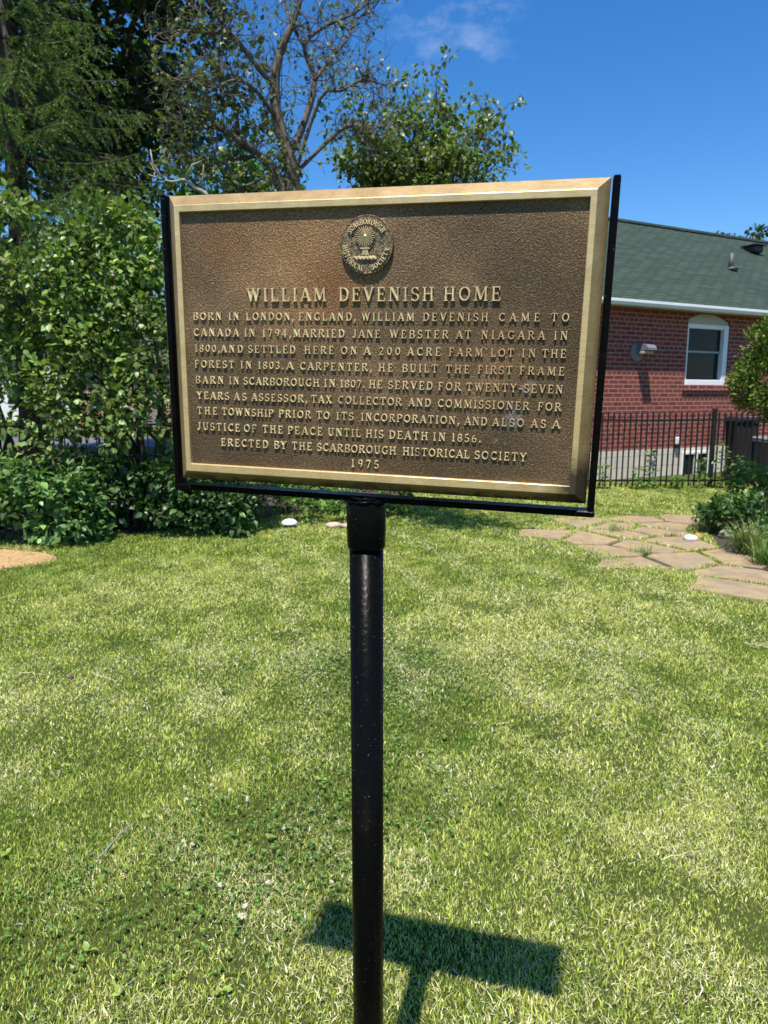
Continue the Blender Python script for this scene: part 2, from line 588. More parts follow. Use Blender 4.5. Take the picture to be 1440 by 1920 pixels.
TRIM = [(-30, 11.3), (-5.6, 8.4)]
sx, sy = (gnd(1010, 1003).xy, gnd(1440, 1140).xy)
mdir = (sy - sx).normalized()
mnor = Vector((-mdir.y, mdir.x))
parts_V, parts_L, parts_T, parts_C = [], [], [], []
nv = 0
GREEN = np.array([.20, .30, .035])
LIME = np.array([.58, .62, .135])
STRAWC = np.array([.78, .72, .38])
DEEP = np.array([.05, .115, .022])
for (y0, y1, dens, w, h) in ((.9, 2.6, 47000, .0036, .018), (2.6, 4.2, 26000, .0048, .019), (4.2, 6.5, 14000, .0064, .024), (6.5, 9.2, 8000, .0080, .028), (9.2, 12.2, 4200, .011, .036)):
    p = scatter(y0, y1, dens)
    x, y = p[:, 0], p[:, 1]
    keep = ~in_poly(x, y, BED_L) & ~in_poly(x, y, BED_R) & ~in_poly(x, y, STRAW)
    onslab = np.zeros(len(x), bool)
    near = in_poly(x, y, PATH)
    idx = np.where(near)[0]
    for s_ in SLABS:
        onslab[idx] |= in_poly(x[idx], y[idx], s_)
    keep &= ~onslab
    keep &= ~(near & (noise2(x, y, 5, 31) < -.7))
    patch = noise2(x, y, 2.3, 1)
    fine = noise2(x, y, 11, 2)
    keep &= rg.random(len(x)) < np.clip(.86 + .18 * fine, .35, 1)
    x, y, patch, fine = x[keep], y[keep], patch[keep], fine[keep]
    n = len(x)
    d = (x - sx.x) * mnor.x + (y - sx.y) * mnor.y + .07 * noise2(x, y, 1.2, 5) + .035 * ((x - sx.x) * mdir.x + (y - sx.y) * mdir.y) ** 2     # distance across the mower's passes
    seam = np.exp(-((np.mod(d, .56) - .28) / .085) ** 2) * np.clip((y - 2.2) / 2, 0, 1) * (x > -1.2 - .0 * y)
    lane = np.sign(np.sin(d / .56 * math.pi))
    dry = np.clip(.30 + .26 * patch + .26 * fine + .75 * seam + .10 * noise2(x, y, .8, 9), 0, .85)
    clover = np.clip(noise2(x, y, 2.0, 12) - .25 - np.clip(x + .3, 0, 2), 0, 1) * (y < 4.5)
    hh = h * (.55 + .8 * rg.random(n)) * (1 + .18 * fine) * np.where(in_poly(x, y, PATH), 1.7, 1.0)
    ang = rg.uniform(0, 2 * math.pi, n)
    straw = rg.random(n) < dry * .62
    lean = np.where(straw, rg.uniform(.4, 1.4, n), rg.uniform(.05, .7, n)) * hh
    hh = np.where(straw, hh * .72, hh)
    drift = np.stack([mdir.x * lane, mdir.y * lane], 1) * .05 * hh[:, None]
    ld = np.stack([np.cos(ang), np.sin(ang)], 1) * lean[:, None] + drift
    ba = rg.uniform(0, 2 * math.pi, n)
    B = np.stack([np.cos(ba), np.sin(ba), np.zeros(n)], 1)
    ww = w * (.6 + .8 * rg.random(n))[:, None]
    base = np.stack([x, y, np.full(n, -.003)], 1)
    up = np.stack([np.zeros(n), np.zeros(n), hh], 1)
    l3 = np.concatenate([ld, np.zeros((n, 1))], 1)
    mid = base + up * .62 + l3 * .38
    tip = base + up * 1.0 + l3
    V = np.stack([base - B * ww / 2, base + B * ww / 2, mid + B * ww * .42, mid - B * ww * .42, tip], 1).reshape(-1, 3)
    lo = (np.arange(n)[:, None] * 5 + np.array([0, 1, 2, 3, 3, 2, 4])[None]).ravel() + nv
    nv += n * 5
    c = GREEN + (LIME - GREEN) * np.clip(.45 - .3 * noise2(x, y, 17, 41) + .38 * rg.normal(size=n) + .24 * lane * np.clip((y - 2.2) / 1.5, 0, 1) * np.clip((x + 1.2) / 1.2, 0, 1) + .2 * patch, 0, 1)[:, None]
    c = c + (DEEP - c) * np.clip(clover, 0, .8)[:, None]
    c = np.where(straw[:, None], STRAWC * rg.uniform(.6, 1.2, (n, 1)), c)
    c *= np.exp(rg.normal(-.04, .36 if y0 < 4 else .22, (n, 1)))
    if y0 > 4: c *= (.95, .96, .9)
    c = np.clip(c, .01, .8)
    cv = np.repeat(c, 5, axis=0)
    # dried tips after mowing
    tipm = np.zeros((n, 5), bool)
    tipm[:, 4] = rg.random(n) < .35
    cv[tipm.ravel()] = STRAWC * .95
    parts_V.append(V); parts_L.append(lo); parts_T.append(np.tile([4, 3], n)); parts_C.append(cv)
print('grass blades', nv // 5)
tag(mesh_np('grass', np.concatenate(parts_V), np.concatenate(parts_L), np.concatenate(parts_T), GRASS, None, np.concatenate(parts_C)),
    'mown green lawn grass with straw coloured dry blades', 'grass', kind='stuff')

# clover and small broad weeds in the turf
P = scatter(1.2, 4.6, 1500)
x, y = P[:, 0], P[:, 1]
k = (noise2(x, y, 2.0, 12) - .2 - np.clip(x + .3, 0, 2) * 1.0) > rg.random(len(x)) * .8
P = P[k]
n = len(P)
a0 = rg.uniform(0, 6.28, n)
pp, tt = [], []
zz = rg.uniform(.018, .04, n)
for j in range(3):
    a = a0 + j * 2.094
    pp.append(np.stack([P[:, 0], P[:, 1], zz], 1))
    tt.append(np.stack([np.cos(a), np.sin(a), rg.uniform(-.1, .45, n)], 1))
pp, tt = np.concatenate(pp), np.concatenate(tt)
nn_ = np.tile([0, 0, 1.0], (len(pp), 1)) + rg.normal(0, .2, (len(pp), 3))
tag(leaves('clover', pp, tt, nn_, rg.uniform(.006, .0105, len(pp)), mixcol(rg, len(pp), [(.08, .18, .03), (.12, .25, .045), (.2, .32, .08)]), LEAF, None, ROUND),
    'low dark green clover growing in the lawn', 'clover', kind='stuff')

wp, wt, wsz = [], [], []
rd = random.Random(11)
for i in range(34):
    Y = 1.5 + 3.6 * rd.random() ** 1.3
    X = rd.uniform(-.6, .6) * Y
    for j in range(rd.randint(1, 5)):
        a = rd.uniform(0, 6.28)
        wp.append((X, Y, .018)); wt.append((math.cos(a), math.sin(a), rd.uniform(.1, .9))); wsz.append(rd.uniform(.012, .032))
wn_ = np.tile([0, 0, 1.0], (len(wp), 1)) + rg.normal(0, .3, (len(wp), 3))
tag(leaves('lawn_weeds', wp, wt, wn_, wsz, mixcol(rg, len(wp), [(.26, .37, .05), (.36, .44, .08), (.18, .29, .04)]), LEAF, None, OVATE),
    'broad bright green weed leaves lying in the lawn', 'weeds', kind='stuff')

# white clover flowers
mb = MB()
rd = random.Random(3)
for i in range(46):
    a, b = rd.uniform(0, 6.28), rd.uniform(-.4, 1.5)
    d = Vector((math.cos(a) * math.cos(b), math.sin(a) * math.cos(b), math.sin(b)))
    u, w = frame(d)
    c = Vector((0, 0, .033)) + d * .003
    mb.add([c + u * .0016, c + w * .0016, c - u * .0016, c - w * .0016, c + d * .0055], [(0, 1, 4), (1, 2, 4), (2, 3, 4), (3, 0, 4)])
mb.tube([(0, 0, 0), (.002, .001, .016), (0, 0, .032)], .0008, 4)
fl = mb.build('clover_flower', plain('clover_petal', (.62, .57, .42), .8, 0, .2, 200))
tag(fl, 'small round white clover flower standing in the lawn', 'flower', 'white clover flowers in the lawn')
spots = [(425, 1455), (345, 1478), (60, 1466), (40, 1447), (395, 1475), (430, 1490), (470, 1500), (462, 1508), (352, 1503), (340, 1585), (360, 1590), (325, 1620),
         (535, 1560), (580, 1515), (345, 1590), (420, 1660), (505, 1660), (625, 1660), (468, 1700), (445, 1720), (318, 1608), (232, 1480), (300, 1540), (380, 1440),
         (210, 1700), (120, 1560), (160, 1770), (330, 1660), (540, 1640), (250, 1620)]
for i, (px, py) in enumerate(spots[:20]):
    f_ = fl if i == 0 else dup(fl)
    g = gnd(px, py + 10)
    f_.location = (g.x, g.y, 0)
    s_ = rd.uniform(.8, 1.25)
    f_.scale = (s_, s_, rd.uniform(.8, 1.2))
    f_.rotation_euler = (rd.gauss(0, .2), rd.gauss(0, .2), rd.uniform(0, 6))

# fallen twig and dry straws
BARKT = bark('grey_twig_bark', (.2, .17, .14), (.5, .45, .38), 90)
def twig(name, label, cat, a, b, r, m, wob=.01, fork=True, seed=1):
    rd_ = random.Random(seed)
    mb_ = MB()
    A, B = gnd(*a) + Vector((0, 0, .035)), gnd(*b) + Vector((0, 0, .04))
    pts = []
    for k in range(9):
        t = k / 8
        p_ = A.lerp(B, t)
        pts.append(p_ + Vector((rd_.gauss(0, wob), rd_.gauss(0, wob), rd_.gauss(0, .003))) * (0 if k in (0, 8) else 1))
    mb_.tube(pts, [r * (1 - .5 * k / 8) for k in range(9)], 6)
    if fork:
        mb_.tube([pts[4], pts[4] + (pts[5] - pts[4]) * .8 + Vector((.012, .004, .008)), pts[4] + (pts[6] - pts[4]) * .9 + Vector((.03, .0, .01))], [r * .5, r * .4, r * .2], 5)
    tag(mb_.build(name, m, None, True), label, cat)
twig('twig', 'grey fallen twig with knobbly bark lying across the lawn at left', 'twig', (184, 1628), (252, 1560), .0035, BARKT, .003, True, 2)
STRAWM = plain('dry_straw', (.6, .5, .3), .8, 0, .2, 50)
twig('straw_stem', 'thin pale straw bent on the lawn, left of the grey twig', 'straw', (36, 1272), (92, 1277), .002, STRAWM, .012, False, 3)
twig('straw_stem', 'thin pale straw lying straight in the grass left of the post', 'straw', (178, 1276), (222, 1290), .0022, STRAWM, .003, False, 4)
twig('straw_stem', 'pale curved straw lying in the grass right of the sign shadow', 'straw', (1238, 1628), (1312, 1616), .0016, STRAWM, .004, False, 5)
twig('straw_stem', 'pale forked straw in the mown grass by the right edge', 'straw', (1395, 1216), (1442, 1226), .003, STRAWM, .01, True, 6)

# ------------------------------------------------------------------ the plaque sign
PC = Vector((-.0239, 1.1006, EYE + .0722))
ax = Vector((.96703, -.25301, -.02900))
ay = Vector((.01382, -.06157, .99801))
az = Vector((-.25429, -.96550, -.05604))
PM = Matrix(((ax.x, ay.x, az.x, PC.x), (ax.y, ay.y, az.y, PC.y), (ax.z, ay.z, az.z, PC.z), (0, 0, 0, 1)))

# black chipped paint
bp = NT('black_paint')
o = bp.obj()
nn = bp.noise(o, 90, 5, .65)
chip = bp.rng(bp.noise(o, 330, 3, .6), .715, .745)
wear = bp.rng(bp.noise(o, 14, 5, .65), .58, .75, 0, .25)
base = bp.mix(wear, (.003, .003, .003), (.018, .016, .015))
rust = bp.math('MULTIPLY', bp.rng(bp.noise(bp.scaled(o, (60, 60, 3)), 1.0, 4, .6), .6, .76), .6)
base = bp.mix(rust, base, (.022, .011, .006))
base = bp.mix(chip, base, (.30, .28, .25))
bp.set(base, bp.rng(nn, .3, .7, .2, .36), 0, bp.bump(bp.noise(o, 130, 4, .6), .2, .003), .055)

def bronze_blotch(t, o):
    a = t.noise(o, 5.5, 5, .6)
    return a

# recessed field: weathered leather grained bronze
bf = NT('bronze_field')
o = bf.obj()
grain = bf.noise(o, 560, 4, .7, .9)
gr2 = bf.voro(bf.scaled(o, (1, 1, .2)), 420, 'SMOOTH_F1')
gsum = bf.math('ADD', bf.math('MULTIPLY', grain, .7), bf.math('MULTIPLY', gr2, .5))
blot = bf.noise(o, 7.5, 5, .6)
low = bf.ramp(blot, [(.3, (.040, .027, .014)), (.55, (.065, .043, .022)), (.75, (.12, .077, .038))])
high = bf.ramp(blot, [(.3, (.275, .170, .082)), (.55, (.38, .240, .118)), (.75, (.54, .335, .165))])
base = bf.mix(bf.rng(gsum, .36, .92), low, high)
def spot(t, o, c, r, soft, wob=22, amt=.5):
    v = t.node('ShaderNodeVectorMath', operation='DISTANCE')
    t.l.new(o, v.inputs[0])
    v.inputs[1].default_value = (c[0], c[1], -.006)
    d = t.math('ADD', v.outputs['Value'], t.math('MULTIPLY', t.math('SUBTRACT', t.noise(o, wob, 5, .7), .5), r * amt * 2))
    return t.rng(d, r - soft, r + soft, 1, 0)
orange = bf.mix(1.0, base, (1.35, .88, .55), 'MULTIPLY')
pale = bf.mix(1.0, base, (1.75, 1.55, 1.3), 'MULTIPLY')
dark = bf.mix(1.0, base, (.5, .52, .5), 'MULTIPLY')
base = bf.mix(bf.math('MULTIPLY', spot(bf, o, (-.115, .135), .085, .07, 9), .95), base, pale)
base = bf.mix(bf.math('MULTIPLY', spot(bf, o, (-.06, .085), .035, .03, 16), .7), base, orange)
base = bf.mix(bf.math('MULTIPLY', spot(bf, o, (-.235, .15), .03, .03, 14), .5), base, orange)
base = bf.mix(bf.math('MULTIPLY', spot(bf, o, (.19, -.005), .05, .05, 12, .7), .15), base, orange)
base = bf.mix(bf.math('MULTIPLY', spot(bf, o, (.20, -.145), .045, .03, 14, .6), .75), base, dark)
base = bf.mix(bf.math('MULTIPLY', spot(bf, o, (.24, .12), .11, .10, 8, .6), .65), base, dark)
base = bf.mix(bf.math('MULTIPLY', spot(bf, o, (-.22, -.20), .12, .09, 8, .6), .65), base, dark)
base = bf.mix(bf.math('MULTIPLY', spot(bf, o, (.12, -.21), .10, .06, 8, .6), .65), base, dark)
base = bf.mix(bf.math('MULTIPLY', spot(bf, o, (.28, .02), .09, .08, 8, .6), .6), base, dark)
sp1 = bf.math('MAXIMUM', spot(bf, o, (.222, -.103), .013, .004, 120, .9), spot(bf, o, (.241, -.057), .011, .004, 130, .9))
sp1 = bf.math('MAXIMUM', sp1, spot(bf, o, (.198, -.136), .004, .002, 200, .6))
sp1 = bf.math('MAXIMUM', sp1, spot(bf, o, (.211, -.138), .002, .0015, 200, .6))
sp1 = bf.math('MULTIPLY', sp1, bf.rng(bf.noise(o, 380, 2), .42, .6))
base = bf.mix(bf.math('MULTIPLY', sp1, .42), base, (.52, .50, .45))
bf.set(base, bf.rng(gsum, .5, .75, .62, .42), .45, bf.bump(gsum, .8, .0019), .4)

# letters and other raised work, rubbed pale
bl = NT('bronze_lettering')
o = bl.obj()
nb = bl.noise(o, 18, 5, .65)
base = bl.ramp(nb, [(.3, (.55, .41, .20)), (.5, (.80, .63, .33)), (.72, (.88, .73, .43))])
base = bl.mix(bl.math('MULTIPLY', spot(bl, o, (.20, -.02), .085, .06, 14, .7), .55), base, (.50, .27, .11))
base = bl.mix(bl.math('MULTIPLY', spot(bl, o, (.222, -.103), .022, .008, 60, .6), .55), base, (.42, .40, .34))
for c in ((-.041, -.083), (.083, -.158), (.19, -.158), (-.197, -.133)):
    base = bl.mix(bl.math('MULTIPLY', spot(bl, o, c, .006, .004, 60, .4), .8), base, (.09, .11, .10))
base = bl.mix(bl.rng(bl.noise(o, 300, 3), .5, .75, 0, .35), base, (.12, .085, .05))
bl.set(base, .36, .2, bl.bump(bl.noise(o, 420, 3), .3, .001), .6)

# polished front rim, duller weathered outer bevel
def rim_material(name, c1, c2, c3, metal, rough):
    br = NT(name)
    o = br.obj()
    bh = br.noise(br.scaled(o, (8, 300, 60)), 2.5, 4, .6)
    bv = br.noise(o, 26, 6, .7)
    base = br.ramp(bv, [(.3, c1), (.55, c2), (.8, c3)])
    base = br.mix(br.rng(bh, .4, .75, 0, .3), base, tuple(x * .6 for x in c2))
    base = br.mix(br.rng(br.noise(o, 130, 4, .7), .60, .74, 0, .6), base, tuple(x * .42 for x in c2))
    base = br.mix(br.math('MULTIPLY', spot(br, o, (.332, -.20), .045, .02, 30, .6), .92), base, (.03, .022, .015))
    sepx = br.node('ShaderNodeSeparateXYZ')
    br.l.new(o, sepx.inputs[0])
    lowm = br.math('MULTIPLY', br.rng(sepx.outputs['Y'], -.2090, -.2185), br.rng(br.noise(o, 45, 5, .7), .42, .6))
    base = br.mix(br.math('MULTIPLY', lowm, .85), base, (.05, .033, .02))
    return br.set(base, rough, metal, br.bump(br.math('ADD', br.math('MULTIPLY', bh, .5), br.noise(o, 160, 4, .7)), .25, .0012), .5)
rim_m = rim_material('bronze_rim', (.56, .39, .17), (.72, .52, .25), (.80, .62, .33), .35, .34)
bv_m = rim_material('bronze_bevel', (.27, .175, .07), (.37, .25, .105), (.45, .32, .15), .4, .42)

sign = thing('plaque_sign', 'bronze historical plaque with raised lettering in a black steel bracket on a black round post', 'plaque sign', (PC.x, PC.y + .02, 0))

PXY = PM @ Vector((-.008, -.243, -.024))
mb = MB()
mb.tube([(PXY.x, PXY.y, -.25), (PXY.x, PXY.y, PXY.z - .006)], .0278, 40)
post = mb.build('post', bp.m, sign, True)
mb = MB()
zt = PXY.z - .002
prof = [(.0288, zt - .078), (.0304, zt - .0765), (.0315, zt - .073), (.0320, zt - .05), (.0320, zt - .006), (.0308, zt - .002), (.0285, zt)]
mb.tube([(PXY.x, PXY.y, z) for r, z in prof], [r for r, z in prof], 40)
mb.build('collar', bp.m, post, True)
mb = MB()
rd = random.Random(4)
for lay in range(2):
    pts = []
    for k in range(33):
        a = 2 * math.pi * k / 32
        rr = .0298 - .006 * lay + rd.gauss(0, .0009)
        pts.append((PXY.x + rr * math.cos(a), PXY.y + rr * math.sin(a), zt + .001 + .004 * lay + rd.gauss(0, .001)))
    mb.tube(pts, [.0032 + rd.gauss(0, .0007) for _ in pts], 8)
mb.build('weld_bead', bp.m, post, True)

mb = MB()
mb.box((-.3440, -.006, -.026), (.010, .470, .026), None, .0018)
mb.box((.3420, -.006, -.026), (.010, .470, .026), None, .0018)
mb.box((-.0010, -.2395, -.0265), (.698, .0095, .028), None, .0018)
mb.build('bracket', bp.m, sign, False, Matrix.Translation(Vector(sign.location)) @ Matrix.Identity(4) and PM)

# plaque body: field with its back
mb = MB()
mb.box((0, .002, -.017), (.640, .420, .022), None, 0)
plaque = mb.build('plaque', bf.m, sign, False, PM)
def on_plaque(mb, name, m, smooth=False):
    return mb.build(name, m, plaque, smooth)
# rim ring
def ring(loops_):
    mb_ = MB()
    vs_ = []
    for (x0, x1, y0, y1, z) in loops_:
        vs_ += [(x0, y0, z), (x1, y0, z), (x1, y1, z), (x0, y1, z)]
    fs = []
    n_ = len(loops_)
    for k in range(n_ - 1):
        for j in range(4):
            fs.append((k * 4 + j, k * 4 + (j + 1) % 4, k * 4 + 4 + (j + 1) % 4, k * 4 + 4 + j))
    mb_.add(vs_, fs)
    return mb_
mb = ring([(-.3335, .3335, -.2235, .2260, -.030), (-.3345, .3345, -.2245, .2270, -.0185), (-.3340, .3340, -.2240, .2265, -.0175), (-.3175, .3178, -.2088, .2102, -.0006)])
on_plaque(mb, 'bevel', bv_m)
mb = ring([(-.3175, .3178, -.2088, .2102, -.0006), (-.3165, .3168, -.2078, .2092, 0), (-.3092, .3100, -.1968, .2005, 0), (-.3085, .3093, -.1961, .1998, -.0005), (-.3078, .3086, -.1954, .1991, -.0082)])
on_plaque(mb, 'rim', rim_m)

# ---- lettering drawn as strokes: cap height 1
W_, T_ = .185, .115                # thick and thin stroke
def L(x0, y0, x1, y1, w=W_): return ('l', x0, y0, x1, y1, w)
def A(cx, cy, rx, ry, a0, a1, w=W_): return ('a', cx, cy, rx, ry, a0, a1, w)
def Sf(x, y, h=.16): return ('l', x - h, y, x + h, y, .075)
LO, HI = .0375, .9625
G = {
 'A': (.86, [L(.12, 0, .43, 1, T_), L(.43, 1, .74, 0), L(.24, .33, .62, .33, .09), Sf(.12, LO, .14), Sf(.74, LO, .15)]),
 'B': (.76, [L(.18, 0, .18, 1), A(.40, .75, .24, .21, -90, 90, .15), A(.42, .27, .27, .24, -90, 90, .16), L(.1, HI, .42, HI, .08), L(.18, .52, .42, .52, .08), L(.05, LO, .44, LO, .08)]),
 'C': (.80, [A(.46, .5, .35, .45, 52, 308, .16), L(.69, .72, .71, 1.0, .09), L(.69, .27, .72, .1, .09)]),
 'D': (.84, [L(.18, 0, .18, 1), A(.38, .5, .35, .46, -90, 90, .165), L(.05, HI, .42, HI, .08), L(.05, LO, .42, LO, .08)]),
 'E': (.72, [L(.18, 0, .18, 1), L(.05, HI, .62, HI, .09), L(.18, .52, .5, .52, .085), L(.05, LO, .65, LO, .09), L(.61, .74, .61, 1, .08), L(.64, 0, .66, .26, .08), L(.5, .4, .5, .64, .07)]),
 'F': (.68, [L(.18, 0, .18, 1), L(.05, HI, .6, HI, .09), L(.18, .52, .5, .52, .085), Sf(.18, LO), L(.6, .72, .6, 1, .08), L(.5, .4, .5, .64, .07)]),
 'G': (.86, [A(.46, .5, .35, .45, 52, 300, .16), L(.7, .72, .72, 1.0, .09), L(.70, .05, .70, .42, .16), L(.52, .44, .83, .44, .075)]),
 'H': (.92, [L(.2, 0, .2, 1), L(.72, 0, .72, 1), L(.2, .52, .72, .52, .09), Sf(.2, LO), Sf(.2, HI), Sf(.72, LO), Sf(.72, HI)]),
 'I': (.42, [L(.21, 0, .21, 1), Sf(.21, LO), Sf(.21, HI)]),
 'J': (.56, [L(.34, .22, .34, 1), A(.17, .2, .17, .2, -150, 0, .12), Sf(.34, HI), L(.03, .12, .09, .2, .12)]),
 'K': (.9, [L(.2, 0, .2, 1), L(.2, .4, .7, 1, T_), L(.38, .58, .76, 0), Sf(.2, LO), Sf(.2, HI), Sf(.76, LO), Sf(.68, HI)]),
 'L': (.70, [L(.18, 0, .18, 1), Sf(.18, HI), L(.05, LO, .63, LO, .09), L(.63, 0, .65, .3, .085)]),
 'M': (1.06, [L(.18, 0, .18, 1, T_), L(.2, 1, .53, .08), L(.53, .08, .86, 1, T_), L(.88, 0, .88, 1), Sf(.18, LO, .14), Sf(.88, LO), L(.04, HI, .26, HI, .075), L(.8, HI, 1.02, HI, .075)]),
 'N': (.92, [L(.18, 0, .18, 1, T_), L(.2, 1, .74, .03), L(.74, 0, .74, 1, T_), Sf(.18, LO, .14), Sf(.74, HI, .14), L(.04, HI, .26, HI, .075)]),
 'O': (.90, [A(.45, .5, .35, .45, 0, 360, .155)]),
 'P': (.72, [L(.18, 0, .18, 1), A(.38, .73, .27, .23, -90, 90, .155), L(.05, HI, .4, HI, .08), L(.18, .5, .4, .5, .08), Sf(.18, LO)]),
 'R': (.84, [L(.18, 0, .18, 1), A(.38, .75, .25, .21, -90, 90, .15), L(.05, HI, .4, HI, .08), L(.18, .52, .42, .52, .08), Sf(.18, LO), L(.4, .52, .72, .02, .17), L(.66, LO, .84, LO, .075)]),
 'S': (.66, [A(.32, .74, .22, .22, 25, 270, .14), A(.33, .27, .24, .24, -155, 90, .15), L(.54, .72, .54, 1, .08), L(.09, 0, .09, .28, .08)]),
 'T': (.80, [L(.4, 0, .4, 1), L(.06, HI, .74, HI, .09), L(.07, .72, .07, 1, .085), L(.73, .72, .73, 1, .085), Sf(.4, LO)]),
 'U': (.88, [L(.2, .3, .2, 1), A(.45, .32, .25, .29, 180, 360, .14), L(.70, .3, .70, 1, T_), Sf(.2, HI), Sf(.7, HI, .14)]),
 'V': (.86, [L(.13, 1, .44, 0), L(.44, 0, .74, 1, T_), Sf(.13, HI, .15), Sf(.74, HI, .13)]),
 'W': (1.18, [L(.13, 1, .38, 0), L(.38, 0, .6, 1, T_), L(.58, 1, .82, 0), L(.82, 0, 1.06, 1, T_), Sf(.13, HI, .14), Sf(.58, HI, .14), Sf(1.06, HI, .12)]),
 'X': (.86, [L(.16, 1, .7, 0), L(.16, 0, .7, 1, T_), Sf(.16, HI, .14), Sf(.7, HI, .13), Sf(.16, LO, .13), Sf(.7, LO, .14)]),
 'Y': (.84, [L(.13, 1, .42, .46), L(.42, .46, .71, 1, T_), L(.42, 0, .42, .48), Sf(.13, HI, .14), Sf(.71, HI, .13), Sf(.42, LO)]),
 '0': (.66, [A(.33, .5, .24, .44, 0, 360, .14)]),
 '1': (.46, [L(.24, 0, .24, 1), L(.09, .86, .24, .96, .1), Sf(.24, LO)]),
 '2': (.64, [A(.31, .72, .22, .23, -20, 165, .13), L(.5, .64, .12, .08, .13), L(.08, .06, .56, .06, .12), L(.57, .02, .59, .24, .07)]),
 '3': (.60, [A(.27, .76, .2, .19, -80, 155, .13), A(.28, .28, .23, .23, -155, 85, .14)]),
 '4': (.66, [L(.44, -.1, .44, .95), L(.44, .95, .06, .28, .1), L(.04, .27, .62, .27, .1)]),
 '5': (.62, [L(.13, .93, .52, .93, .12), L(.13, .55, .14, .95, .11), A(.28, .3, .24, .26, -150, 115, .14)]),
 '6': (.64, [A(.32, .28, .22, .24, 0, 360, .13), A(.56, .36, .46, .6, 118, 186, .14)]),
 '7': (.60, [L(.06, .93, .54, .93, .13), L(.53, .92, .22, 0, .16), L(.07, .78, .07, .98, .07)]),
 '8': (.64, [A(.32, .73, .19, .2, 0, 360, .13), A(.32, .27, .23, .23, 0, 360, .14)]),
 '9': (.64, [A(.32, .7, .22, .24, 0, 360, .13), A(.08, .64, .46, .62, -62, 6, .14)]),
 ',': (.34, [L(.15, -.02, .15, .18, .22), L(.19, .05, .07, -.24, .13)]),
 '.': (.32, [L(.15, 0, .15, .2, .22)]),
 '-': (.44, [L(.06, .42, .4, .42, .11)]),
 ' ': (.4, []),
}
lift = [0]
def stroke(mb_, pts, w, z0, h, close=False):
    lift[0] = (lift[0] + 1) % 7
    h = h + lift[0] * .00005
    n_ = len(pts)
    vs_, fs = [], []
    for k in range(n_):
        if close:
            a, b = pts[(k - 1) % n_], pts[(k + 1) % n_]
        else:
            a, b = pts[max(k - 1, 0)], pts[min(k + 1, n_ - 1)]
        d = Vector((b[0] - a[0], b[1] - a[1]))
        d.normalize()
        nx, ny = -d.y, d.x
        ww = w[k] if hasattr(w, '__len__') else w
        ex, ey = 0, 0
        for s_, f_ in ((1, 1.08), (1, .62), (-1, .62), (-1, 1.08)):
            z_ = z0 if f_ > 1 else z0 + h
            c_ = 0 if (close or f_ > 1 or 0 < k < n_ - 1) else ww * .14 * (1 if k == 0 else -1)
            vs_.append((pts[k][0] + nx * s_ * f_ * ww / 2 + d.x * c_, pts[k][1] + ny * s_ * f_ * ww / 2 + d.y * c_, z_))
    m_ = n_ if close else n_ - 1
    for k in range(m_):
        k2 = (k + 1) % n_
        for j in range(3):
            fs.append((k * 4 + j, k * 4 + j + 1, k2 * 4 + j + 1, k2 * 4 + j))
    if not close:
        fs.append((3, 2, 1, 0))
        q = (n_ - 1) * 4
        fs.append((q, q + 1, q + 2, q + 3))
    mb_.add(vs_, fs)
def glyph(mb_, ch, fx, sc, z0, h, sx_=1.0, bold=1.0):
    """fx maps glyph coordinates (x, y in metres) to plaque coordinates."""
    for s_ in G[ch][1]:
        if s_[0] == 'l':
            _, x0, y0, x1, y1, w = s_
            stroke(mb_, [fx(x0 * sc * sx_, y0 * sc), fx(x1 * sc * sx_, y1 * sc)], w * sc * bold, z0, h)
        else:
            _, cx, cy, rx, ry, a0, a1, w = s_
            full = abs(a1 - a0) >= 360
            m_ = 16 if full else max(5, int(abs(a1 - a0) / 22))
            pts, ws = [], []
            for k in range(m_ if full else m_ + 1):
                a = R(a0 + (a1 - a0) * k / m_)
                pts.append(fx((cx + rx * math.cos(a)) * sc * sx_, (cy + ry * math.sin(a)) * sc))
                ws.append(w * sc * bold * (.62 + .5 * abs(math.cos(a))))
            stroke(mb_, pts, ws, z0, h, full)
def word(mb_, txt, x0, x1, base_, cap, z0, h, bold=1.0):
    nat = sum(G[c][0] for c in txt)
    pad = .06
    want = (x1 - x0) / cap
    sx_ = 1.0
    extra = (want - nat + 2 * pad) / max(1, len(txt) - 1) if len(txt) > 1 else 0
    if extra < .02:                      # squeeze narrow words a little
        sx_ = max(.72, (want + 2 * pad - .02 * (len(txt) - 1)) / nat)
        extra = (want - nat * sx_ + 2 * pad) / max(1, len(txt) - 1) if len(txt) > 1 else 0
    x = -pad
    for c in txt:
        ox = x0 + x * cap
        glyph(mb_, c, lambda u, v, ox=ox: (ox + u, base_ + v), cap, z0, h, sx_, bold)
        x += G[c][0] * sx_ + extra

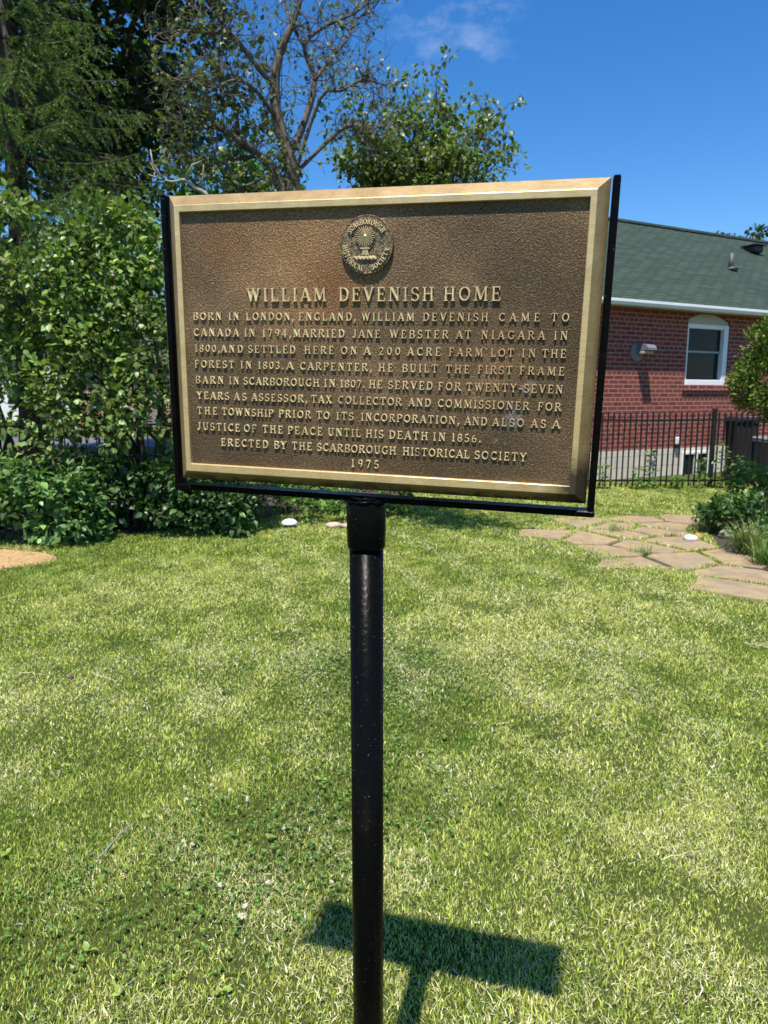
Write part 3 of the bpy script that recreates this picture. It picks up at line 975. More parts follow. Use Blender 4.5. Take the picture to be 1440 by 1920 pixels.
LINES = [(65.7, 19.9, [('WILLIAM', -198.6, -69.1), ('DEVENISH', -47.2, 97.3), ('HOME', 112.9, 194.3)]),
 (37.5, 11.6, [('BORN', -293.6, -244.5), ('IN', -231.3, -214.0), ('LONDON,', -200.9, -121.0), ('ENGLAND,', -112.4, -20.9), ('WILLIAM', -11.6, 68.9), ('DEVENISH', 82.9, 178.1), ('CAME', 194.2, 251.1), ('TO', 267.6, 291.6)]),
 (12.5, 11.8, [('CANADA', -293.9, -215.8), ('IN', -204.9, -187.3), ('1794,', -174.0, -125.9), ('MARRIED', -122.3, -39.5), ('JANE', -25.3, 17.0), ('WEBSTER', 32.6, 121.0), ('AT', 133.1, 154.4), ('NIAGARA', 169.7, 259.6), ('IN', 273.0, 291.4)]),
 (-12.5, 11.6, [('1800,', -293.3, -249.1), ('AND', -246.7, -209.3), ('SETTLED', -198.8, -120.0), ('HERE', -104.0, -56.7), ('ON', -44.1, -19.9), ('A', -8.7, 2.3), ('200', 16.3, 48.2), ('ACRE', 60.6, 110.1), ('FARM', 123.5, 172.6), ('LOT', 184.9, 217.4), ('IN', 229.6, 248.5), ('THE', 258.0, 290.9)]),
 (-37.2, 11.6, [('FOREST', -294.2, -225.7), ('IN', -213.1, -195.0), ('1803.', -183.0, -140.1), ('A', -135.2, -123.0), ('CARPENTER,', -111.4, 5.0), ('HE', 16.0, 37.6), ('BUILT', 52.8, 106.0), ('THE', 119.8, 154.0), ('FIRST', 167.2, 216.4), ('FRAME', 228.0, 290.1)]),
 (-62.7, 11.8, [('BARN', -294.5, -244.8), ('IN', -234.2, -217.4), ('SCARBOROUGH', -208.8, -80.6), ('IN', -71.7, -54.2), ('1807.', -45.5, -6.6), ('HE', 1.1, 21.2), ('SERVED', 31.6, 99.5), ('FOR', 109.3, 142.3), ('TWENTY-SEVEN', 151.2, 289.8)]),
 (-87.9, 11.7, [('YEARS', -293.2, -236.3), ('AS', -226.6, -205.4), ('ASSESSOR,', -195.6, -100.4), ('TAX', -93.5, -60.4), ('COLLECTOR', -49.0, 52.1), ('AND', 63.6, 97.5), ('COMMISSIONER', 109.1, 243.7), ('FOR', 256.9, 289.3)]),
 (-112.9, 11.8, [('THE', -294.0, -258.1), ('TOWNSHIP', -249.0, -159.5), ('PRIOR', -148.9, -95.2), ('TO', -84.8, -64.0), ('ITS', -51.6, -24.4), ('INCORPORATION,', -11.4, 142.5), ('AND', 150.5, 183.5), ('ALSO', 192.3, 237.5), ('AS', 248.5, 269.0), ('A', 278.5, 289.6)]),
 (-138.9, 12.2, [('JUSTICE', -294.4, -218.8), ('OF', -210.6, -189.5), ('THE', -177.6, -143.3), ('PEACE', -133.8, -76.0), ('UNTIL', -65.9, -12.5), ('HIS', -3.4, 24.2), ('DEATH', 34.3, 94.3), ('IN', 103.4, 121.6), ('1856.', 132.0, 175.9)]),
 (-163.7, 12.2, [('ERECTED', -252.5, -169.5), ('BY', -158.3, -137.9), ('THE', -127.1, -93.9), ('SCARBOROUGH', -84.0, 44.8), ('HISTORICAL', 56.3, 159.1), ('SOCIETY', 168.0, 244.0)]),
 (-186.9, 12.6, [('1975', -27.0, 17.1)])]
FZ = -.006
mt, mi = MB(), MB()
for li, (b_, c_, ws) in enumerate(LINES):
    for (w_, xa, xb) in ws:
        word(mt if li == 0 else mi, w_, xa / 1000, xb / 1000, b_ / 1000, c_ / 1000, FZ - .0004, .0036 if li == 0 else .0028, .93 if li == 0 else .97)
on_plaque(mt, 'title_lettering', bl.m)
on_plaque(mi, 'inscription', bl.m)

# medallion
bm_ = NT('bronze_medallion')
o = bm_.obj()
g_ = bm_.noise(o, 420, 3, .6)
base = bm_.mix(bm_.rng(g_, .42, .66), (.06, .042, .022), (.36, .255, .13))
bm_.set(base, .6, .12, bm_.bump(g_, .5, .001), .45)
MC = Vector((-.0045, .1457))
mb = MB()
def disc_ring(mb_, prof, n_=72):
    vs_, fs = [], []
    for r_, z_ in prof:
        for k in range(n_):
            a = 2 * math.pi * k / n_
            vs_.append((MC.x + r_ * math.cos(a), MC.y + r_ * 1.03 * math.sin(a), z_))
    for j in range(len(prof) - 1):
        for k in range(n_):
            fs.append((j * n_ + k, j * n_ + (k + 1) % n_, (j + 1) * n_ + (k + 1) % n_, (j + 1) * n_ + k))
    fs.append(tuple((len(prof) - 1) * n_ + k for k in range(n_)))
    mb_.add(vs_, fs)
MZ = FZ + .0052
disc_ring(mb, [(.0408, FZ - .0004), (.0402, MZ - .0006), (.0398, MZ), (.0388, MZ), (.0384, MZ - .0005)])
on_plaque(mb, 'medallion', bm_.m)
mb = MB()
def arc_text(mb_, txt, rad, a_mid, a_span, cap, inward):
    wsum = sum(G[c][0] for c in txt)
    acc = 0
    for c in txt:
        w_ = G[c][0]
        t = (acc + w_ / 2) / wsum
        acc += w_
        if inward:  # reading along the bottom, tops towards the centre
            a = R(a_mid - a_span / 2 + a_span * t)
            ux, uy = -math.sin(a), math.cos(a)
            vx, vy = -math.cos(a), -math.sin(a)
        else:
            a = R(a_mid + a_span / 2 - a_span * t)
            ux, uy = math.sin(a), -math.cos(a)
            vx, vy = math.cos(a), math.sin(a)
        ox, oy = MC.x + rad * math.cos(a), MC.y + rad * 1.03 * math.sin(a)
        sx_ = .74
        fx = lambda u, v: (ox + ux * (u - w_ * cap * sx_ / 2) + vx * v, oy + uy * (u - w_ * cap * sx_ / 2) + vy * v)
        glyph(mb_, c, fx, cap, MZ - .0004 if False else MZ - .0008, .0030, sx_, 1.25)
arc_text(mb, 'SCARBOROUGH', .0272, 90, 118, .0074, False)
arc_text(mb, 'HISTORICAL', .0362, 222, 84, .0074, True)
arc_text(mb, 'SOCIETY', .0362, 318, 68, .0074, True)
on_plaque(mb, 'medallion_lettering', bl.m)
mb = MB()
hc = Vector((-.006, .1572))
nsp = 26
for k in range(nsp):               # radiating ears of the wheat sheaf
    a = 2 * math.pi * k / nsp + .05
    r1 = .0152 * (1 + .05 * math.sin(k * 2.3))
    p0 = hc + Vector((math.cos(a), math.sin(a))) * .003
    p1 = hc + Vector((math.cos(a), math.sin(a) * .95)) * r1
    stroke(mb, [tuple(p0), tuple(p0.lerp(p1, .6)), tuple(p1)], [.0004, .0010, .0009], MZ - .001, .0036)
mb.tube([(hc.x, hc.y, MZ - .001), (hc.x, hc.y, MZ + .0022), (hc.x, hc.y, MZ + .0034)], [.0032, .0026, .0008], 12)
by = hc.y - .0168
stroke(mb, [(hc.x - .0075, by), (hc.x + .0075, by)], .0024, MZ - .001, .0036)     # band
for k in range(5):                 # stalks below the band
    u = (k - 2) / 2
    stroke(mb, [(hc.x + u * .0028, by - .001), (hc.x + u * .0048, by - .0095)], .0019, MZ - .001, .0026)
on_plaque(mb, 'wheat_sheaf', bl.m)
mb = MB()
for k in range(6):                 # twisted wreath bar
    x0 = -.0222 + k * .0055
    y0 = .1268
    stroke(mb, [(x0 - .001, y0 + .0022), (x0 + .0022, y0 + .0006), (x0 + .0055, y0 - .0018)], [.0028, .0044, .003], MZ - .001, .0032)
on_plaque(mb, 'wreath_bar', bl.m)

# ------------------------------------------------------------------ brick house
BLACKM = plain('black_metal', (.012, .012, .013), .45, .3, .3, 20)
WHITEP = plain('white_vinyl', (.78, .78, .76), .5, 0, .05, 3)
GREYM = plain('grey_metal', (.28, .29, .30), .5, .3, .2, 8)
ang = R(62.7)
hd = Vector((math.sin(ang), math.cos(ang), 0))
hn = Vector((math.cos(ang), -math.sin(ang), 0))         # out of the wall, towards the viewer
hu = Vector((0, 0, 1))
p_ = at(1145, 840, 12.6)
H0 = Vector((p_.x, p_.y, 0))
HR = Matrix(((hd.x, hn.x, 0), (hd.y, hn.y, 0), (0, 0, 1)))
def H(t, out, z): return H0 + hd * t + hn * out + hu * z
def tz(px, py):                    # wall coordinates (t, z) seen at pixel
    d = ray(px, py)
    o_ = Vector((0, 0, EYE))
    k = (H0 - o_).dot(hn) / d.dot(hn)
    q = o_ + d * k
    return (q - H0).dot(hd), q.z
house = thing('brick_house', 'red brick bungalow with green shingle roof behind the black fence', 'house', tuple(H(3, -3, 0)))
TL, TR, DEP = -1.6, 11.0, 8.2
zf = tz(1250, 841)[1]
zeave = tz(1145, 572)[1]
wt0, wz0 = tz(1283, 722)
wt1, _ = tz(1361, 722)
wz1 = tz(1322, 608)[1]
print('house zf', zf, 'eave', zeave, 'win', wt0, wt1, wz0, wz1)

def wall_coords(t):                # along the wall and up, in metres
    vr = t.node('ShaderNodeVectorRotate', rotation_type='Z_AXIS')
    t.l.new(t.node('ShaderNodeTexCoord').outputs['Object'], vr.inputs['Vector'])
    vr.inputs['Angle'].default_value = -(math.pi / 2 - ang)
    sp_ = t.node('ShaderNodeSeparateXYZ')
    t.l.new(vr.outputs[0], sp_.inputs[0])
    cb = t.node('ShaderNodeCombineXYZ')
    t.l.new(t.math('ADD', sp_.outputs['X'], t.math('MULTIPLY', sp_.outputs['Y'], 1.0)), cb.inputs[0])
    t.l.new(sp_.outputs['Z'], cb.inputs[1])
    return cb.outputs[0], sp_
bk = NT('red_brick')
wc, sp_ = wall_coords(bk)
def bricktex(bw):
    n_ = bk.node('ShaderNodeTexBrick')
    bk.l.new(wc, n_.inputs['Vector'])
    n_.inputs['Scale'].default_value = 1
    n_.inputs['Mortar Size'].default_value = .0072
    n_.inputs['Mortar Smooth'].default_value = .2
    n_.inputs['Bias'].default_value = 0
    n_.inputs['Brick Width'].default_value = bw
    n_.inputs['Row Height'].default_value = .0765
    n_.inputs['Color1'].default_value = (.25, .053, .036, 1)
    n_.inputs['Color2'].default_value = (.155, .034, .026, 1)
    n_.inputs['Mortar'].default_value = (.36, .25, .205, 1)
    return n_
b1, b2 = bricktex(.228), bricktex(.114)
row = bk.math('FLOOR', bk.math('DIVIDE', sp_.outputs['Z'], .0765))
ish = bk.math('LESS_THAN', bk.math('MODULO', bk.math('ADD', row, 600), 6), .5)
base = bk.mix(ish, b1.outputs['Color'], b2.outputs['Color'])
hh_ = bk.mix(ish, b1.outputs['Fac'], b2.outputs['Fac'])
base = bk.mix(bk.rng(bk.noise(wc, 3.2, 6, .7), .4, .7, 0, .22), base, (.24, .085, .06))
bk.set(base, .9, 0, bk.bump(bk.math('SUBTRACT', 1.0, hh_), .6, .008), .2)

cb_ = NT('painted_block')
wc2, _ = wall_coords(cb_)
n_ = cb_.node('ShaderNodeTexBrick')
cb_.l.new(wc2, n_.inputs['Vector'])
n_.inputs['Scale'].default_value = 1
for k_, v_ in (('Mortar Size', .006), ('Brick Width', .4), ('Row Height', .2), ('Mortar Smooth', .4)): n_.inputs[k_].default_value = v_
n_.inputs['Color1'].default_value = (.68, .60, .50, 1)
n_.inputs['Color2'].default_value = (.62, .55, .455, 1)
n_.inputs['Mortar'].default_value = (.34, .30, .26, 1)
cb_.set(cb_.mix(cb_.rng(cb_.noise(wc2, 5, 5), .45, .75, 0, .4), n_.outputs['Color'], (.44, .39, .33)), .9, 0, cb_.bump(cb_.noise(wc2, 40, 4), .3, .006), .2)

# wall built as blocks round the window opening (front wall 0.25 thick) and plain other walls
zt_ = zeave + .10
mb = MB()
def wbox(mb_, t0, t1, z0, z1, o0=-.25, o1=0.0, bev=0):
    mb_.box(H((t0 + t1) / 2, (o0 + o1) / 2, (z0 + z1) / 2), (t1 - t0, abs(o1 - o0), z1 - z0), HR, bev)
arch_z = tz(1330, 592)[1]
wbox(mb, TL, wt0, zf, zt_)
wbox(mb, wt1, TR, zf, zt_)
wbox(mb, wt0, wt1, zf, wz0)
wbox(mb, wt0, wt1, wz1 + .21, zt_)
wbox(mb, TL, TL + .25, zf, zt_, -DEP, -.2502)
wbox(mb, TR - .25, TR, zf, zt_, -DEP, -.2502)
wbox(mb, TL + .2502, TR - .2502, zf, zt_, -DEP, -DEP + .25)
# arched head: wedge fillers at the upper corners of the opening
for s_, tt_ in ((1, wt0), (-1, wt1)):
    w2 = (wt1 - wt0) / 2
    poly = [(0, .212), (0, .07)] + [(w2 * k / 8, .07 + .14 * math.sin(k / 8 * math.pi / 2)) for k in range(1, 9)]
    vs_ = [H(tt_ + s_ * a_, -.001, wz1 + b_) for a_, b_ in poly] + [H(tt_ + s_ * a_, -.249, wz1 + b_) for a_, b_ in poly]
    m_ = len(poly)
    mb.add(vs_, [tuple(range(m_)), tuple(range(m_, 2 * m_))[::-1]] + [(k, k + m_, (k + 1) % m_ + m_, (k + 1) % m_) for k in range(m_)])
# gable triangle at the near end
rz_ = tz(1155, 405)  # unused guide
PIT = .56
RIDGE = zeave + .03 + PIT * (DEP / 2 + .4)
for tt_ in (TL, TR - .25):
    vs_ = [H(tt_, -.002, zt_ + .001), H(tt_, -DEP + .002, zt_ + .001), H(tt_, -DEP / 2, RIDGE - .12), H(tt_ + .25, -.002, zt_ + .001), H(tt_ + .25, -DEP + .002, zt_ + .001), H(tt_ + .25, -DEP / 2, RIDGE - .12)]
    mb.add(vs_, [(0, 1, 2), (5, 4, 3), (0, 3, 4, 1), (1, 4, 5, 2), (2, 5, 3, 0)])
wallp = mb.build('brick_wall', bk.m, house)
mb = MB()
mb.box(H((TL + TR) / 2, -DEP / 2 - .0, zf / 2 - .15), (TR - TL + .03, DEP + .03, zf + .3 - .002), HR)
mb.build('foundation', cb_.m, house)
# soldier course sill
mb = MB()
for k in range(17):
    t0 = wt0 - .06 + k * (wt1 - wt0 + .12) / 17
    mb.box(H(t0 + .035, .012, wz0 - .058), ((wt1 - wt0 + .12) / 17 - .008, .06, .1), HR, .004)
mb.build('brick_sill', bk.m, wallp)

# roof: two slopes with shingle courses
sh = NT('green_shingle')
o = sh.obj()
vr = sh.node('ShaderNodeVectorRotate', rotation_type='Z_AXIS')
sh.l.new(o, vr.inputs['Vector'])
vr.inputs['Angle'].default_value = -(math.pi / 2 - ang)
sp3 = sh.node('ShaderNodeSeparateXYZ')
sh.l.new(vr.outputs[0], sp3.inputs[0])
cb3 = sh.node('ShaderNodeCombineXYZ')
sh.l.new(sp3.outputs['X'], cb3.inputs[0])
sh.l.new(sh.math('MULTIPLY', sp3.outputs['Z'], 2.2), cb3.inputs[1])
n_ = sh.node('ShaderNodeTexBrick')
sh.l.new(cb3.outputs[0], n_.inputs['Vector'])
n_.inputs['Scale'].default_value = 1
for k_, v_ in (('Mortar Size', .022), ('Brick Width', .34), ('Row Height', .145), ('Mortar Smooth', .6)): n_.inputs[k_].default_value = v_
n_.inputs['Color1'].default_value = (.050, .073, .056, 1)
n_.inputs['Color2'].default_value = (.029, .046, .035, 1)
n_.inputs['Mortar'].default_value = (.010, .018, .013, 1)
gx = sh.noise(cb3.outputs[0], 60, 4, .7)
base = sh.mix(sh.rng(gx, .35, .7, 0, .4), n_.outputs['Color'], (.062, .082, .068))
base = sh.mix(sh.rng(sh.noise(cb3.outputs[0], 1.1, 5), .45, .75, 0, .4), base, (.036, .058, .044))
sh.set(base, .95, 0, sh.bump(n_.outputs['Fac'], -.5, .01), .1)
OV, RT0, RT1 = .24, TL - .35, TR + .35
mb = MB()
e0, rdg = zeave + .03, RIDGE
def roof_slab(o0, z0, o1, z1, th=.07):
    vs_ = [H(RT0, o0, z0), H(RT1, o0, z0), H(RT1, o1, z1), H(RT0, o1, z1)]
    vs_ += [v_ + Vector((0, 0, th)) for v_ in vs_]
    mb.add(vs_, [(3, 2, 1, 0), (4, 5, 6, 7), (0, 1, 5, 4), (1, 2, 6, 5), (2, 3, 7, 6), (3, 0, 4, 7)])
roof_slab(OV, e0, -DEP / 2, rdg)
roof_slab(-DEP - OV, e0, -DEP / 2 - .001, rdg)
roof = mb.build('roof', sh.m, house)
mb = MB()
mb.tube([H(RT0, -DEP / 2, rdg + .075), H(RT1, -DEP / 2, rdg + .075)], .07, 8)
mb.build('ridge_cap', sh.m, roof)
mb = MB()
mb.box(H((RT0 + RT1) / 2, OV / 2, zeave + .0), (RT1 - RT0 - .02, OV - .02, .02), HR)
mb.build('soffit', plain('soffit_white', (.62, .60, .55), .7, 0, .05, 2), roof)
mb = MB()
gw = []
for (a_, b_) in ((.0, .0), (.07, .0), (.10, .05), (.10, .095), (.088, .095), (.086, .055), (.064, .012), (.008, .012), (.008, .09), (.0, .09)):
    gw.append((a_, b_))
for t0, t1 in ((RT0, wt0 + .02), (wt0 + .024, RT1)):
    m_ = len(gw)
    vs_ = [H(t0, OV + .004 + a_, zeave - .025 + b_) for a_, b_ in gw] + [H(t1, OV + .004 + a_, zeave - .025 + b_) for a_, b_ in gw]
    mb.add(vs_, [tuple(range(m_)), tuple(range(m_, 2 * m_))[::-1]] + [(k, (k + 1) % m_, (k + 1) % m_ + m_, k + m_) for k in range(m_)])
mb.build('gutter', WHITEP, roof)
# roof vent and vent pipe, on the slope
def on_roof(px, py):
    d = ray(px, py)
    o_ = Vector((0, 0, EYE))
    a_, b_ = H(0, OV, e0 + .07), H(0, -DEP / 2, rdg + .07)
    nrm = (b_ - a_).cross(hd).normalized()
    return o_ + d * ((a_ - o_).dot(nrm) / d.dot(nrm))
q = on_roof(1370, 505)
mb = MB()
mb.tube([q - Vector((0, 0, .05)), q + Vector((0, 0, .34))], .055, 14)
mb.tube([q + hn * .02 - Vector((0, 0, .03)), q + Vector((0, 0, .04))], [.15, .062], 14)
mb.build('vent_pipe', plain('dark_flashing', (.10, .10, .10), .6, .4, .2), roof, True)
q = on_roof(1412, 474)
mb = MB()
mb.box(q + Vector((0, 0, .07)), (.34, .34, .17), HR, .03)
mb.box(q + Vector((0, 0, .165)), (.44, .46, .035), HR, .012)
mb.build('roof_vent', plain('roof_vent_black', (.035, .033, .032), .6, .2, .2), roof)

# window: white frame, arched capping, two sashes
GLASS = NT('dark_window_glass')
GLASS.b.inputs['Transmission Weight'].default_value = 0.0
GLASS.set((.012, .02, .024), .05, 0, GLASS.bump(GLASS.noise(GLASS.obj(), 2.5, 2), .04, .02), .12)
mb = MB()
fw = .075
def fbox(t0, t1, z0, z1, o0, o1, mb_=None, bev=.006): wbox(mb_ or mb, t0, t1, z0, z1, o0, o1, bev)
fbox(wt0 + .002, wt0 + fw, wz0, wz1, -.17, -.03)
fbox(wt1 - fw - .05, wt1 - .002, wz0, wz1, -.17, -.018)
fbox(wt0 + fw, wt1 - fw - .05, wz0, wz0 + .10, -.16, -.012)
fbox(wt0 + fw, wt1 - fw - .05, wz1 - .08, wz1, -.16, -.03)
win = mb.build('window_frame', WHITEP, house)
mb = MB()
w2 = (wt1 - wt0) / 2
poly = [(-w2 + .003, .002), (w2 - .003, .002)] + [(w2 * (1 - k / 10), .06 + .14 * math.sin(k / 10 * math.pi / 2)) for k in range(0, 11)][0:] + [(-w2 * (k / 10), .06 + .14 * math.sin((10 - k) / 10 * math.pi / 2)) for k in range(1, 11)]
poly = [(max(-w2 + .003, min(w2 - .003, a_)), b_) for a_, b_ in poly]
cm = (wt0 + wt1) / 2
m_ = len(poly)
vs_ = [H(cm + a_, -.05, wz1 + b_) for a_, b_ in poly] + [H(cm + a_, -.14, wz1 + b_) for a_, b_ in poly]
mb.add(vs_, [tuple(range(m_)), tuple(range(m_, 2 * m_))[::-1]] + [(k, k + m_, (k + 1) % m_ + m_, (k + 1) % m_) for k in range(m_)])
mb.build('arched_capping', plain('soffit_shade_beige', (.42, .40, .36), .6, 0, .05), win)  # shade under the soffit is put into this grey-beige colour
mb = MB()
zm = (wz0 + .10 + wz1 - .08) / 2 + .05
mb.box(H((wt0 + wt1) / 2 - .02, -.10, zm), (wt1 - wt0 - 2 * fw - .05, .05, .035), HR, .004)
mb.build('meeting_rail', plain('grey_sash', (.30, .33, .34), .5, 0, .1), win)
for z0, z1, oo in ((wz0 + .1, zm - .018, -.12), (zm + .018, wz1 - .08, -.105)):
    mb = MB()
    mb.box(H((wt0 + wt1) / 2 - .02, oo, (z0 + z1) / 2), (wt1 - wt0 - 2 * fw - .052, .008, z1 - z0), HR)
    mb.build('pane', GLASS.m, win)
# basement window
bt0, bz0 = tz(1273, 902)
bt1, _ = tz(1322, 902)
bz1 = tz(1300, 846)[1]
mb = MB()
wbox(mb, bt0, bt1, bz0, bz0 + .07, .017, .07, .004)
wbox(mb, bt0, bt1, bz1 - .05, bz1, .017, .06, .004)
wbox(mb, bt0, bt0 + .05, bz0 + .071, bz1 - .051, .017, .06, .004)
wbox(mb, bt1 - .06, bt1, bz0 + .071, bz1 - .051, .017, .06, .004)
bmid = (bt0 + bt1) / 2
wbox(mb, bmid - .04, bmid + .04, bz0 + .071, bz1 - .051, .017, .06, .004)
bw = mb.build('basement_window', WHITEP, house)
for t0, t1 in ((bt0 + .051, bmid - .041), (bmid + .041, bt1 - .061)):
    mb = MB()
    wbox(mb, t0, t1, bz0 + .071, bz1 - .051, .017, .03)
    mb.build('basement_pane', GLASS.m, bw)
# exhaust hood on the wall
ht, hz = tz(1198, 661)
mb = MB()
mb.tube([H(ht - .06, .0, hz), H(ht - .06, .022, hz), H(ht - .06, .03, hz)], [.16, .16, .145], 24)
mb.build('wall_plate', plain('pale_grey_paint', (.17, .17, .17), .6, 0, .08), house, True)
mb = MB()
c0 = [(.0, .16), (.20, .12), (.25, .07), (.25, .03), (.0, .03)]
vs_ = [H(ht - .08, .03 + a_, hz + b_) for a_, b_ in c0] + [H(ht + .13, .03 + a_, hz + b_) for a_, b_ in c0]
mb.add(vs_, [tuple(range(5))[::-1], tuple(range(5, 10))] + [(k, (k + 1) % 5, (k + 1) % 5 + 5, k + 5) for k in range(5)])
hood = mb.build('exhaust_hood', plain('hood_grey', (.18, .20, .22), .5, .2, .1), house)
mb = MB()
mb.box(H(ht + .03, .12, hz - .005), (.22, .14, .045), HR, .004)
mb.build('hood_lamp', plain('hood_tan', (.5, .36, .24), .7), hood)
# outdoor box, tap and meter
bx, bz = tz(1267, 826)
mb = MB()
mb.box(H(bx, .035, bz), (.10, .07, .13), HR, .01)
ob = mb.build('outlet_box', plain('outlet_white', (.7, .72, .72), .5), house)
mb = MB()
mb.box(H(bx, .04, bz - .10), (.10, .07, .065), HR, .006)
mb.build('outlet_cover', BLACKM, ob)
bx, bz = tz(1219, 852)
mb = MB()
mb.tube([H(bx, .015, bz), H(bx, .09, bz), H(bx, .11, bz - .03), H(bx, .11, bz - .07)], [.016, .016, .015, .012], 8)
mb.tube([H(bx - .05, .08, bz + .05), H(bx, .08, bz + .06), H(bx + .05, .08, bz + .05)], .012, 6)
mb.tube([H(bx, .07, bz), H(bx, .08, bz + .055)], .009, 6)
mb.build('water_tap', BLACKM, house, True)
bx, bz = tz(1400, 803)
mb = MB()
mb.box(H(bx, .07, bz), (.30, .14, .34), HR, .02)
mb.box(H(bx, .145, bz + .02), (.2, .02, .2), HR, .006)
mb.build('meter_box', plain('meter_white', (.72, .72, .72), .5), house)

# ------------------------------------------------------------------ fences
def fence(A_, B_, sp, posts, label, hgt=1.22, mid=False):
    A_, B_ = Vector(A_), Vector(B_)
    D = B_ - A_
    Lg = D.length
    D.normalize()
    M_ = Matrix(((D.x, -D.y, 0), (D.y, D.x, 0), (0, 0, 1)))
    root = thing('metal_fence', label, 'fence', tuple((A_ + B_) / 2), 'black metal picket fences')
    posts = sorted(posts)
    for t in posts:
        mb_ = MB()
        c = A_ + D * t
        mb_.box(c + Vector((0, 0, (hgt + .03) / 2 - .05)), (.062, .062, hgt + .13), M_, .004)
        mb_.box(c + Vector((0, 0, hgt + .05)), (.072, .072, .03), M_, .008)
        mb_.build('fence_post', BLACKM, root)
    ends = [0] + posts + [Lg]
    for a_, b_ in zip(ends[:-1], ends[1:]):
        if b_ - a_ < .2: continue
        mb_ = MB()
        a2, b2 = a_ + (.033 if a_ in posts else 0), b_ - (.033 if b_ in posts else 0)
        for z in (hgt - .12, .13):
            mb_.box(A_ + D * ((a2 + b2) / 2) + Vector((0, 0, z)), (b2 - a2, .028, .03), M_, .003)
        n_ = max(1, int((b2 - a2) / sp))
        for k in range(n_):
            t = a2 + (k + .5) * (b2 - a2) / n_
            mb_.box(A_ + D * t + Vector((0, 0, (hgt + .04) / 2)), (.017, .034, hgt - .04), M_, .002)
        mb_.build('picket_panel', BLACKM, root)
    return root
pf = at(1331, 900, 11.4)
fence((.9, 11.4, 0), (9.0, 11.4, 0), .088, [pf.x - .9 - 2.4, pf.x - .9, pf.x - .9 + 2.4], 'black metal picket fence in front of the brick house')
fence((-6.6, 8.35, 0), (.9, 11.4, 0), .125, [1.6, 4.0, 6.4], 'black metal picket fence half hidden behind the lilac shrubs')

# ------------------------------------------------------------------ shrubs and plants
def shrub(name, label, cat, base, clumps, per, size, cols, seed, stems=6, tpl=OVATE, mat=None, group=None, stem_mat=None, droop=.25, tips=None, stem_r=.02, up=.7):
    rg_ = np.random.default_rng(seed)
    rd_ = random.Random(seed)
    root = thing(name, label, cat, tuple(base), group)
    P_, T_2, N_ = clump_leaves(rg_, clumps, per, droop, up)
    tone = np.repeat(np.exp(rg_.normal(0, .22, len(clumps))), per)
    keep = P_[:, 2] > .02
    P_, T_2, N_, tone = P_[keep], T_2[keep], N_[keep], tone[keep]
    n_ = len(P_)
    sz = size * rg_.uniform(.4, 1.35, n_)
    leaves('foliage', P_, T_2, N_, sz, mixcol(rg_, n_, cols, .26) * tone[:, None], mat or LEAF, root, tpl)
    if stems:
        mb_ = MB()
        order = rg_.permutation(len(clumps))[:stems]
        for k in order:
            c = Vector(clumps[k, :3])
            b0 = Vector(base) + Vector((rd_.gauss(0, .12), rd_.gauss(0, .08), -.03))
            limb(mb_, b0, c, stem_r * rd_.uniform(.8, 1.3), stem_r * .3, rd_, .035, 6, 6)
        mb_.build('stems', stem_mat or BARK_DARK, root, True)
    return root

LILAC = [(.11, .22, .03), (.18, .30, .05), (.07, .15, .03), (.24, .34, .08), (.15, .23, .09), (.24, .20, .07)]
rgx = np.random.default_rng(21)
# lilac hedge: outline follows the bush in the photograph, each bush with its own stems
def outline_clumps(rg_, tops, Y, ydep, z0, n, cr, ub=.8):
    """tops: photo pixels along the top outline (px,py). Clumps fill below it down to z0 in a body ydep deep."""
    X = [at(px, py, Y).x for px, py in tops]
    Z = [at(px, py, Y).z for px, py in tops]
    out = []
    while len(out) < n:
        x = rg_.uniform(min(X), max(X))
        zt = np.interp(x, X, Z)
        u = rg_.random() ** ub
        z = z0 + (zt - cr * .7 - z0) * u
        wid = ydep * (1 - .45 * (z / max(zt, .1)) ** 2)
        y = Y + rg_.uniform(-.5, .5) * wid * (1 if rg_.random() < .5 else 1.0)
        if rg_.random() < .45: y = Y - wid * rg_.uniform(.3, .5)
        out.append((x, y, z, cr * rg_.uniform(.6, 1.35)))
    return np.array(out)
g = outline_clumps(rgx, [(-190, 420), (-60, 350), (20, 345), (60, 360), (85, 425), (130, 420), (165, 470)], 7.9, 1.3, .85, 165, .2, .62)
shrub('lilac_bush', 'tall leafy lilac bush at the left edge, higher of the two', 'shrub', (-4.4, 7.9, 0), g, 62, .077, LILAC, 31, 9, stem_r=.028)
g = outline_clumps(rgx, [(110, 470), (150, 430), (190, 395), (215, 372), (260, 380), (300, 395), (345, 420), (400, 470), (440, 560), (470, 640)], 8.0, 1.4, .8, 225, .19, .58)
shrub('lilac_bush', 'wide leafy lilac bush beside the left edge of the plaque', 'shrub', (-2.7, 8.0, 0), g, 56, .077, LILAC, 32, 12, stem_r=.03)
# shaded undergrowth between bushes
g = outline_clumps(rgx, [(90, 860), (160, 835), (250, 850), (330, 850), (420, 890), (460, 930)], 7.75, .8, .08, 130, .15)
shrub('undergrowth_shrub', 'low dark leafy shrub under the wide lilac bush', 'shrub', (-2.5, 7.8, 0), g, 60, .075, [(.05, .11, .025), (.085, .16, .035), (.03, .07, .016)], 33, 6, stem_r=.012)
g = outline_clumps(rgx, [(-80, 850), (15, 845), (70, 835), (130, 850), (175, 920), (190, 985)], 7.25, .7, .06, 95, .15)
shrub('broadleaf_shrub', 'low spreading grey green leafy shrub beside the straw patch', 'shrub', (-3.7, 7.1, 0), g, 36, .082, [(.11, .21, .05), (.155, .27, .075), (.075, .15, .04)], 34, 6, OVATE, stem_r=.010, up=1.0)
